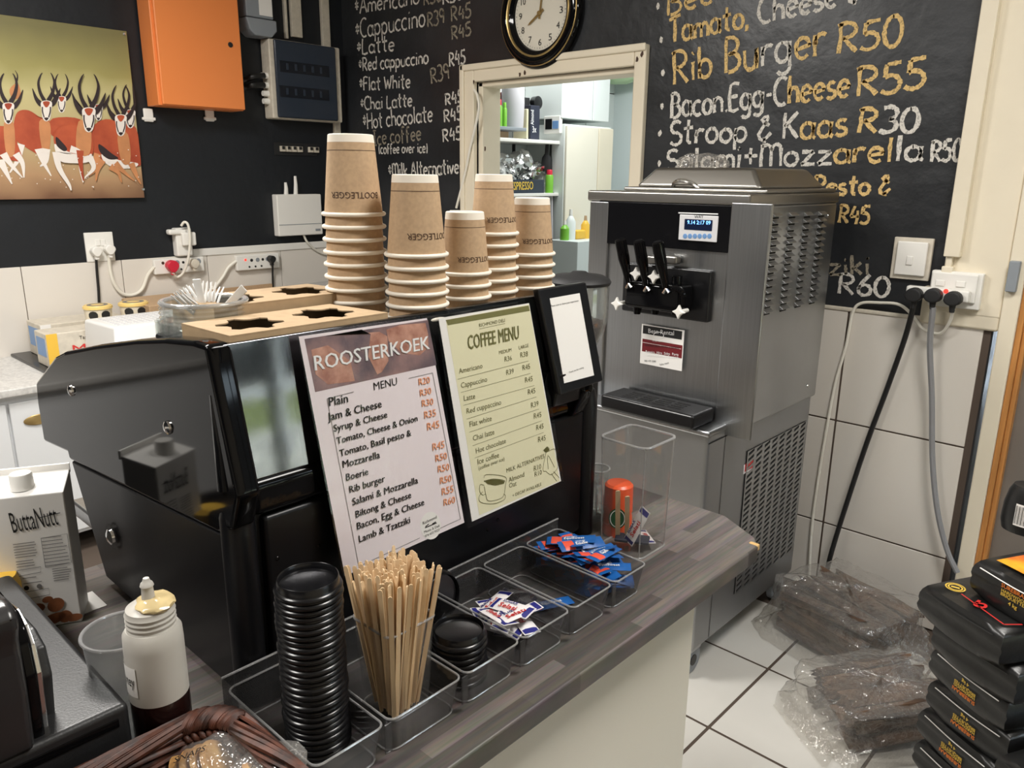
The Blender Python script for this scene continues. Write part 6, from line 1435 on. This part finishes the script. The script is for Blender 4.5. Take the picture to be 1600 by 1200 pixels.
# clear plastic cup
g = PD(182, 980, .86); gz = g.z; ctr = PD(190, 985, .875)
pc = thing('plastic_cup', 'empty clear plastic cup standing behind the squeeze bottle', 'cup', (ctr.x, ctr.y, ZC))
M_ = T(ctr.x, ctr.y, ZC); hc = ctr.z-ZC
MB().lathe([(0, .003), (.030, .003), (.0405, hc), (.0395, hc), (.029, .005), (0, .005)], 40, M_).build('body', 'cup_clear', pc)
MB().lathe([(.041+.002*math.cos(t), hc+.002*math.sin(t)) for t in [k*PI/4 for k in range(8)]], 40, M_, close=True).build('rim', 'clear_edge_highlight', pc)
# squeeze bottle
bx_ = P(252, 1140, 'Z', ZC); bx_ = PD(246, 1050, .845); BX, BY = bx_.x, bx_.y
def zat(y): return PD(240, y, .84).z
zs, zn, zcap, zn2, ztip = zat(968), zat(945), zat(934), zat(935), zat(885)
R_ = .0300
sq_ = thing('squeeze_bottle', 'translucent squeeze bottle of dark syrup with a sticky honey-coloured cap', 'bottle', (BX, BY, ZC))
M_ = T(BX, BY, 0)
zl = PD(248, 1090, .84).z
MB().lathe([(0, ZC), (R_*.9, ZC), (R_, ZC+.006), (R_, zl)], 40, M_).build('syrup', 'syrup_dark', sq_)
MB().lathe([(R_, zl), (R_, zs-.02), (R_*.98, zs-.006), (R_*.86, zs), (0, zs)], 40, M_).build('body', 'bottle_frost', sq_)
pf = [(R_*.82, zs-.002)]
for k in range(4): z_ = zs+(zcap-zs)*k/4; pf += [(R_*.84, z_), (R_*.80, z_+.002)]
pf += [(R_*.78, zcap), (R_*.5, zcap+.006), (R_*.22, zcap+.009), (0, zcap+.009)]
MB().lathe(pf, 36, M_).build('cap', 'bottle_frost', sq_)
b = bmesh.new(); bmesh.ops.create_icosphere(b, subdivisions=3, radius=1)
for v in b.verts: v.co *= 1+.15*noise.noise(v.co*3)
MB().bm(b, T(BX+.004, BY+.004, zcap+.004) @ Matrix.Diagonal((.022, .020, .007, 1))).build('honey_drips', 'honey', sq_)
MB().lathe([(.007, zcap+.006), (.006, zcap+.018), (.0058, zcap+.022), (.007, zcap+.024), (.006, zcap+.027), (.0042, ztip-.004), (.003, ztip), (0, ztip)], 20, M_).build('nozzle', 'bottle_frost', sq_)
a0 = math.atan2(-BY, -BX); mb = MB(); la = a0-1.25
mb.grid(lambda u, v: Vector((BX+(R_+.0006)*math.cos(la-.5+u), BY+(R_+.0006)*math.sin(la-.5+u), zl+.012+.035*v)), 12, 3); mb.build('label', 'paper_white', sq_)
vs_, fs_, wd, hc_ = glyphs('Honey'); mb = MB(); mb.add([Vector((BX+(R_+.0012)*math.cos(la-.42+v.x/wd*.85), BY+(R_+.0012)*math.sin(la-.42+v.x/wd*.85), zl+.025+v.y*.018)) for v in vs_], fs_); mb.build('label_lettering', 'ink_black', sq_)
# wicker basket with wrapped biscuits
kc = Vector((-.655, .155, ZC)); k0 = P(335, 1118, 'Z', ZC+.055)
bx0, bx1, by0, by1 = -.728, -.560, .07, .325
bk = thing('wicker_basket', 'dark brown woven wicker basket at the bottom edge', 'basket', ((bx0+bx1)/2, (by0+by1)/2, ZC))
for lvl in range(7):
    z = ZC+.006+lvl*.0085; gpx = .002*lvl; pts = rr(bx0-gpx+.01, bx1+gpx-.01, by0, by1+gpx-.012, .045, z, 9)
    for st in range(2):
        q = []
        for i in range(len(pts)*4):
            p = pts[i//4].lerp(pts[(i//4+1) % len(pts)], (i % 4)/4); n_ = (p-Vector(((bx0+bx1)/2, (by0+by1)/2, z))).normalized(); n_.z = 0
            q.append(p+n_*.0035*math.sin(i*.9+lvl*PI+st*PI)+Vector((0, 0, .003*math.cos(i*.9+st*PI))))
        MB().tube(q, .0032, 6, closed=True).build('weave', 'wicker', bk, 60)
rim_ = rr(bx0-.010, bx1+.010, by0, by1+.004, .04, ZC+.068, 9)
for st in range(15):
    q = []
    for i in range(len(rim_)*7):
        p = rim_[i//7].lerp(rim_[(i//7+1) % len(rim_)], (i % 7)/7); n_ = (p-Vector(((bx0+bx1)/2, (by0+by1)/2, ZC+.066))); n_.z = 0; n_.normalize(); a = i*.26+st*2*PI/15+.5*math.sin(st*7)
        q.append(p+n_*.012*math.cos(a)+Vector((0, 0, .008*math.sin(a))))
    MB().tube(q, .0021+.0006*(st % 3), 5, closed=True).build('rim_strand', 'wicker', bk, 60)
MB().box(bx0+.01, bx1-.01, by0+.01, by1-.015, ZC, ZC+.006, .002).build('bottom', 'wicker', bk)
for i, (x, y, lab) in enumerate(((322, 1190, 'biscuits in clear wrap with black lettering, lying in the wicker basket'), (392, 1225, 'second clear-wrapped packet of biscuits low in the wicker basket'))):
    c = P(x, y, 'Z', ZC+.045); wr_ = thing('wrapped_biscuits', lab, 'biscuits', (c.x, c.y, ZC+.008)); M_ = T(c.x, c.y, ZC+.036) @ RZ(.9+i*.6) @ Matrix.Rotation(-.35, 4, 'Y')
    for k in range(4): MB().lathe([(0, -.004), (.024, -.004), (.028, 0), (.024, .004), (0, .004)], 24, M_ @ T(-.018+k*.011, 0, .0) @ Matrix.Rotation(PI*.38, 4, 'Y')).build('biscuit', 'cookie', wr_)
    def f(u, v):
        a = 2*PI*u; t = v*2-1; r = .036*(1-abs(t)**3*.80); n_ = 1+.12*noise.noise(Vector((math.cos(a)*2, math.sin(a)*2, t*4+i*7)))
        return M_ @ Vector((t*.062, r*math.cos(a)*n_*(1+.35*abs(t)), r*.75*math.sin(a)*n_*(1-abs(t)**2*.7)))
    MB().grid(f, 24, 18, wrap=True).build('wrapper', 'film', wr_, 60)
    mb = MB(); o_ = M_ @ Vector((-.02, -.012, .029)); u_ = (M_.to_3x3() @ Vector((1, 0, 0))); n_ = (M_.to_3x3() @ Vector((0, 0, 1))); put_text(mb, 'SNAPS', o_, o_+u_*.034, n_, .009); mb.build('lettering', 'ink_black', wr_)
q = P(22, 1197, 'Z', ZC+.06); tag(MB().lathe([(0, 0), (.022, 0), (.034, .05), (.036, .058), (.033, .058), (.031, .05), (.020, .004), (0, .004)], 32, T(q.x, q.y-.012, ZC)).build('cream_bowl', 'cup_white'), 'cream bowl rim at the bottom left corner in front of the printer', 'bowl')
# ------------------------------------------------------------------ kitchen seen through the doorway
KX = XL+.02
def kp(x, y, d=.25): return P(x, y, 'X', KX+d)
def kbox(x0, y0, x1, y1, d0, d1, nm, m, lab=None, cat=None, bev=.004, par=None, base=None):
    a = kp(x0, y0, d1); b = kp(x1, y1, d1); z0 = base if base is not None else min(a.z, b.z)
    o = MB().box(KX+d0, KX+d1, a.y, b.y, z0, max(a.z, b.z), bev).build(nm, m, par)
    if lab: tag(o, lab, cat)
    return o
zsh = kp(770, 214, .3).z; ya_ = kp(748, 214, .3).y; yb_ = kp(880, 220, .3).y
sh = thing('wall_shelf', 'white wall shelf in the kitchen carrying boxes, canister and spray cans', 'shelf', (KX, (ya_+yb_)/2, zsh-.02))
MB().box(KX, KX+.3, ya_-.2, yb_, zsh-.022, zsh, .003).build('board', 'white_paint', sh)
MB().tube(smooth([kp(803, 245, .06), kp(803, 224, .06), kp(806, 221, .16), kp(822, 219, .28)]), .011, 8).build('bracket', 'black_matte', sh)
zu = kp(770, 196, .3).z; yu = kp(823, 198, .3).y
us = thing('wall_shelf', 'short grey upper shelf in the kitchen under the grey canister', 'shelf', (KX, (ya_+yu)/2, zu-.02))
MB().box(KX, KX+.3, ya_-.2, yu, zu-.02, zu, .003).build('board', 'grey_plastic', us)
def can(x, y0, y1, wpx, base, m, mcap, lab, d=.2):
    c = kp(x, y1, d); t = kp(x, y0, d); r = (kp(x+wpx/2, y1, d)-kp(x-wpx/2, y1, d)).length*.40; o = thing('spray_can', lab, 'can', (c.x, c.y, base)); h = t.z-base
    MB().lathe([(0, 0), (r, 0), (r, h*.72), (r*.8, h*.78), (0, h*.78)], 20, T(c.x, c.y, base)).build('can', m, o)
    MB().lathe([(0, h), (r*.6, h), (r*.72, h*.96), (r*.75, h*.78), (0, h*.78)], 20, T(c.x, c.y, base)).build('cap', mcap, o)
can(773, 150, 193, 9, zu, 'green', 'white_plastic', 'green spray can with white cap at the left end of the kitchen shelf'); can(780, 155, 193, 8, zu, 'green', 'red_plastic', 'green spray can with tall red cap on the kitchen shelf', .24); can(788, 160, 193, 7, zu, 'green', 'green', 'all-green spray can beside the grey canister', .22)
kbox(774, 143, 793, 180, .03, .10, 'red_box', 'red_plastic', 'red box behind the spray cans on the kitchen shelf', 'box', base=zu)
c = kp(801, 192, .17); t = kp(801, 122, .17); tag(MB().lathe([(0, 0), (.066, 0), (.070, .02), (.075, (t.z-zu)*.5), (.072, (t.z-zu)*.85), (.05, t.z-zu), (0, t.z-zu)], 28, T(c.x, c.y, zu)).build('canister', 'cloth_grey'), 'large pale grey canister on the upper kitchen shelf', 'canister')
kbox(823.5, 170, 829, 213, .08, .20, 'cream_box', 'menu_green', 'cream coloured box on the kitchen shelf', 'box', base=zsh)
cb2 = kbox(829.5, 164, 843, 213, .08, .22, 'black_carton', 'navy_pouch', 'dark carton with white lettering on the kitchen shelf', 'carton', base=zsh)
mb = MB(); a = kp(834, 195, .2215); b = kp(834, 172, .2215); put_text(mb, 'Almond', a, b, NL, .03); a = kp(832, 207, .2215); b = kp(838, 207, .2215); put_text(mb, '3x', a, b, NL, .04); mb.build('lettering', 'ink_white', cb2)
kbox(770, 204, 795, 213, .1, .24, 'wooden_block', 'kraft', 'flat brown cardboard box under the upper kitchen shelf', 'box', base=zsh)
kbox(820, 152, 828, 169, .1, .16, 'black_box', 'black_matte', 'small black box standing on the cream box', 'box', base=kp(820, 169.5, .2).z)
c = kp(834, 161, .15); tag(MB().lathe([(0, 0), (.04, .0), (.042, .04), (.03, .045), (0, .045)], 20, T(c.x, c.y, c.z-.0) @ Matrix.Rotation(PI/2, 4, 'Y')).build('black_cup', 'black_plastic'), 'small black cup lying on the dark carton', 'cup')
# control unit on the tiles
yq = kp(881, 250, .34).y-.001
def yb_ox(x0, y0, x1, y1, d0, d1, nm, m, par=None): a = P(x0, y0, 'Y', yq-d1); b = P(x1, y1, 'Y', yq-d1); return MB().box(a.x, b.x, yq-d1, yq-d0, b.z, a.z, .003).build(nm, m, par)
cu_ = tag(yb_ox(850, 182, 874, 208, 0, .03, 'wall_controller', 'white_plastic'), 'white wall controller with dark display on the side of the kitchen cupboard', 'controller')
yb_ox(852, 186, 862, 202, .03, .033, 'display', 'black_plastic', cu_); yb_ox(863, 189, 872, 201, .03, .033, 'keypad', 'button_blue', cu_)
kbox(836, 118, 850, 214, .0, .06, 'tile_pillar', 'kitchen_white', 'narrow white boxed pipe rising behind the kitchen shelf', 'pipe')
# upper cabinets and the tall white cupboard
uc = thing('kitchen_cabinet', 'white kitchen wall cabinets above the tall cream cupboard', 'cabinet', (KX, kp(915, 190).y, kp(900, 186).z))
z0 = kp(900, 186, .33).z
for x0, x1 in ((878, 927), (928, 953)):
    a = kp(x0, 150, .33); b = kp(x1, 150, .33); MB().box(KX+.004, KX+.33, a.y+.002, b.y-.002, z0, 2.4, .003).build('door', 'kitchen_white', uc)
tc_ = thing('kitchen_cupboard', 'tall cream kitchen cupboard below the wall cabinets', 'cupboard', (KX, kp(915, 260).y, 0))
a = kp(881, 250, .34); b = kp(953, 250, .34); z1 = kp(900, 195, .34).z
MB().box(KX+.004, KX+.34, a.y, b.y, 0, z1, .004).build('carcass', 'kitchen_white', tc_)
MB().box(KX+.34, KX+.36, a.y+.004, kp(934, 250, .36).y, .05, z1-.01, .004).build('door', 'counter_white', tc_); MB().box(KX+.34, KX+.362, kp(935, 250, .36).y, b.y, .05, z1-.01, .004).build('side_post', 'cream', tc_)
# lower shelf with foil pouches, green bottle and crate
zl_ = kp(840, 302, .3).z; yc = kp(878, 302, .3).y
ls = thing('wall_shelf', 'lower white kitchen shelf carrying foil pouches in a black crate', 'shelf', (KX, (ya_+yc)/2, zl_-.02)); MB().box(KX, KX+.3, ya_-.2, yc, zl_-.02, zl_, .003).build('board', 'white_paint', ls)
ck = thing('plastic_crate', 'dark grey plastic crate full of foil pouches on the lower kitchen shelf', 'crate', (KX+.2, kp(815, 300).y, zl_))
a = kp(786, 283, .28); b = kp(850, 300, .28)
for bx in ((KX+.27, KX+.28, a.y, b.y), (KX+.06, KX+.07, a.y, b.y)): MB().box(bx[0], bx[1], bx[2], bx[3], zl_, a.z+.01, .002).build('side', 'smoke_door', ck)
for yy in (a.y, b.y-.01): MB().box(KX+.07, KX+.27, yy, yy+.01, zl_, a.z+.01, .002).build('side', 'smoke_door', ck)
mb = MB(); put_text(mb, 'ESPRESSO', kp(799, 297, .2815), kp(833, 296, .2815), NL, .05, .02); mb.build('lettering', 'print_yellow', ck)
for i, (x, y, s) in enumerate(((784, 250, .07), (804, 256, .085), (820, 250, .075), (836, 264, .08), (846, 279, .06), (798, 274, .07), (822, 277, .07), (780, 270, .06))):
    b = bmesh.new(); bmesh.ops.create_icosphere(b, subdivisions=3, radius=1)
    for v in b.verts: v.co *= 1+.35*noise.noise(v.co*2.5+Vector((i*5, 0, 0)))
    c = kp(x, y, .17); tag(MB().bm(b, Matrix.Translation(c) @ Matrix.Rotation(i*1.1, 4, 'X') @ Matrix.Diagonal((s*.7, s, s*.6, 1))).build('foil_pouch', 'foil' if i not in (4, 7) else 'fork_white', None, 20), 'crumpled silver foil pouch heaped in the dark kitchen crate' if i not in (4, 7) else ('crumpled white pouch at the right of the foil heap' if i == 4 else 'crumpled white pouch at the left of the foil heap'), 'pouch', 'pouches in the kitchen crate')
can(858, 265, 301, 10, zl_, 'green', 'red_plastic', 'bright green bottle with red cap on the lower kitchen shelf', .26)
# hanging utensils and apron
hk = kbox(840, 222, 879, 226, .2, .22, 'utensil_rail', 'steel', 'steel rail under the kitchen shelf holding black utensils', 'rail', .002)
for i, (x0, x1, y1, lab) in enumerate(((855, 853, 268, 'black kitchen turner hanging left on the rail'), (862, 861, 275, 'black kitchen spoon hanging right on the rail'))):
    t = kp(x0, 225, .23); b = kp(x1, y1, .23); c = t.lerp(b, .35); mb = MB(); mb.tube([t, c, t.lerp(b, .5), t.lerp(b, .8), b], [.012, .014, .030, .036, .030], 10, flat=.25); tag(mb.build('kitchen_utensil', 'black_matte'), lab, 'utensil')
def apron(u, v):
    a = kp(858+18*u, 300+118*v, .26); return Vector((a.x+.02*math.sin(u*12), min(a.y, yq-.02), a.z))
tag(MB().grid(apron, 14, 8).build('hanging_cloth', 'cloth_grey'), 'pale grey cloth hanging below the lower kitchen shelf', 'cloth')
# ledge with washing-up things
zg = kp(895, 374, .45).z; lg = thing('sink_counter', 'white kitchen sink counter with washing-up bottles', 'counter', (KX+.25, kp(895, 380).y, 0))
MB().box(KX+.361, KX+.60, kp(875, 374, .45).y, YK-.01, 0, zg, .004).build('block', 'kitchen_blue', lg)
def bottle(x, y0, w_, m, mc, lab):
    c = kp(x, 372, .45); t = kp(x, y0, .45); h = t.z-zg; r = w_; o = thing('washing_bottle', lab, 'bottle', (c.x, c.y, zg)); M_ = T(c.x, c.y, zg)
    MB().lathe([(0, 0), (r, 0), (r, h*.6), (r*.4, h*.78), (r*.3, h*.8), (0, h*.8)], 20, M_).build('body', m, o); MB().lathe([(0, h), (r*.3, h), (r*.38, h*.8), (0, h*.8)], 14, M_).build('cap', mc, o)
bottle(882, 345, .030, 'green', 'white_plastic', 'green washing-up bottle on the kitchen sink counter'); bottle(891, 327, .034, 'kitchen_white', 'white_plastic', 'white pump bottle on the kitchen sink counter'); bottle(914, 337, .03, 'yellow_box', 'kraft', 'yellow bottle on the kitchen sink counter beside the soft-serve machine')
c = kp(903, 368, .45); tag(MB().box(c.x-.03, c.x+.03, c.y-.05, c.y+.05, zg, zg+.06, .01).build('sponge', 'yellow_box'), 'yellow sponge on the kitchen sink counter', 'sponge')
# pale green bag hung high on the far kitchen wall
b = bmesh.new(); bmesh.ops.create_icosphere(b, subdivisions=3, radius=1)
for v in b.verts: v.co *= 1+.25*noise.noise(v.co*2.5)
q = P(970, 116, 'Y', YK-.12); tag(MB().bm(b, Matrix.Translation(q) @ Matrix.Diagonal((.20, .08, .07, 1))).build('green_bag', 'pale_green'), 'pale green bag high against the far kitchen wall', 'bag')
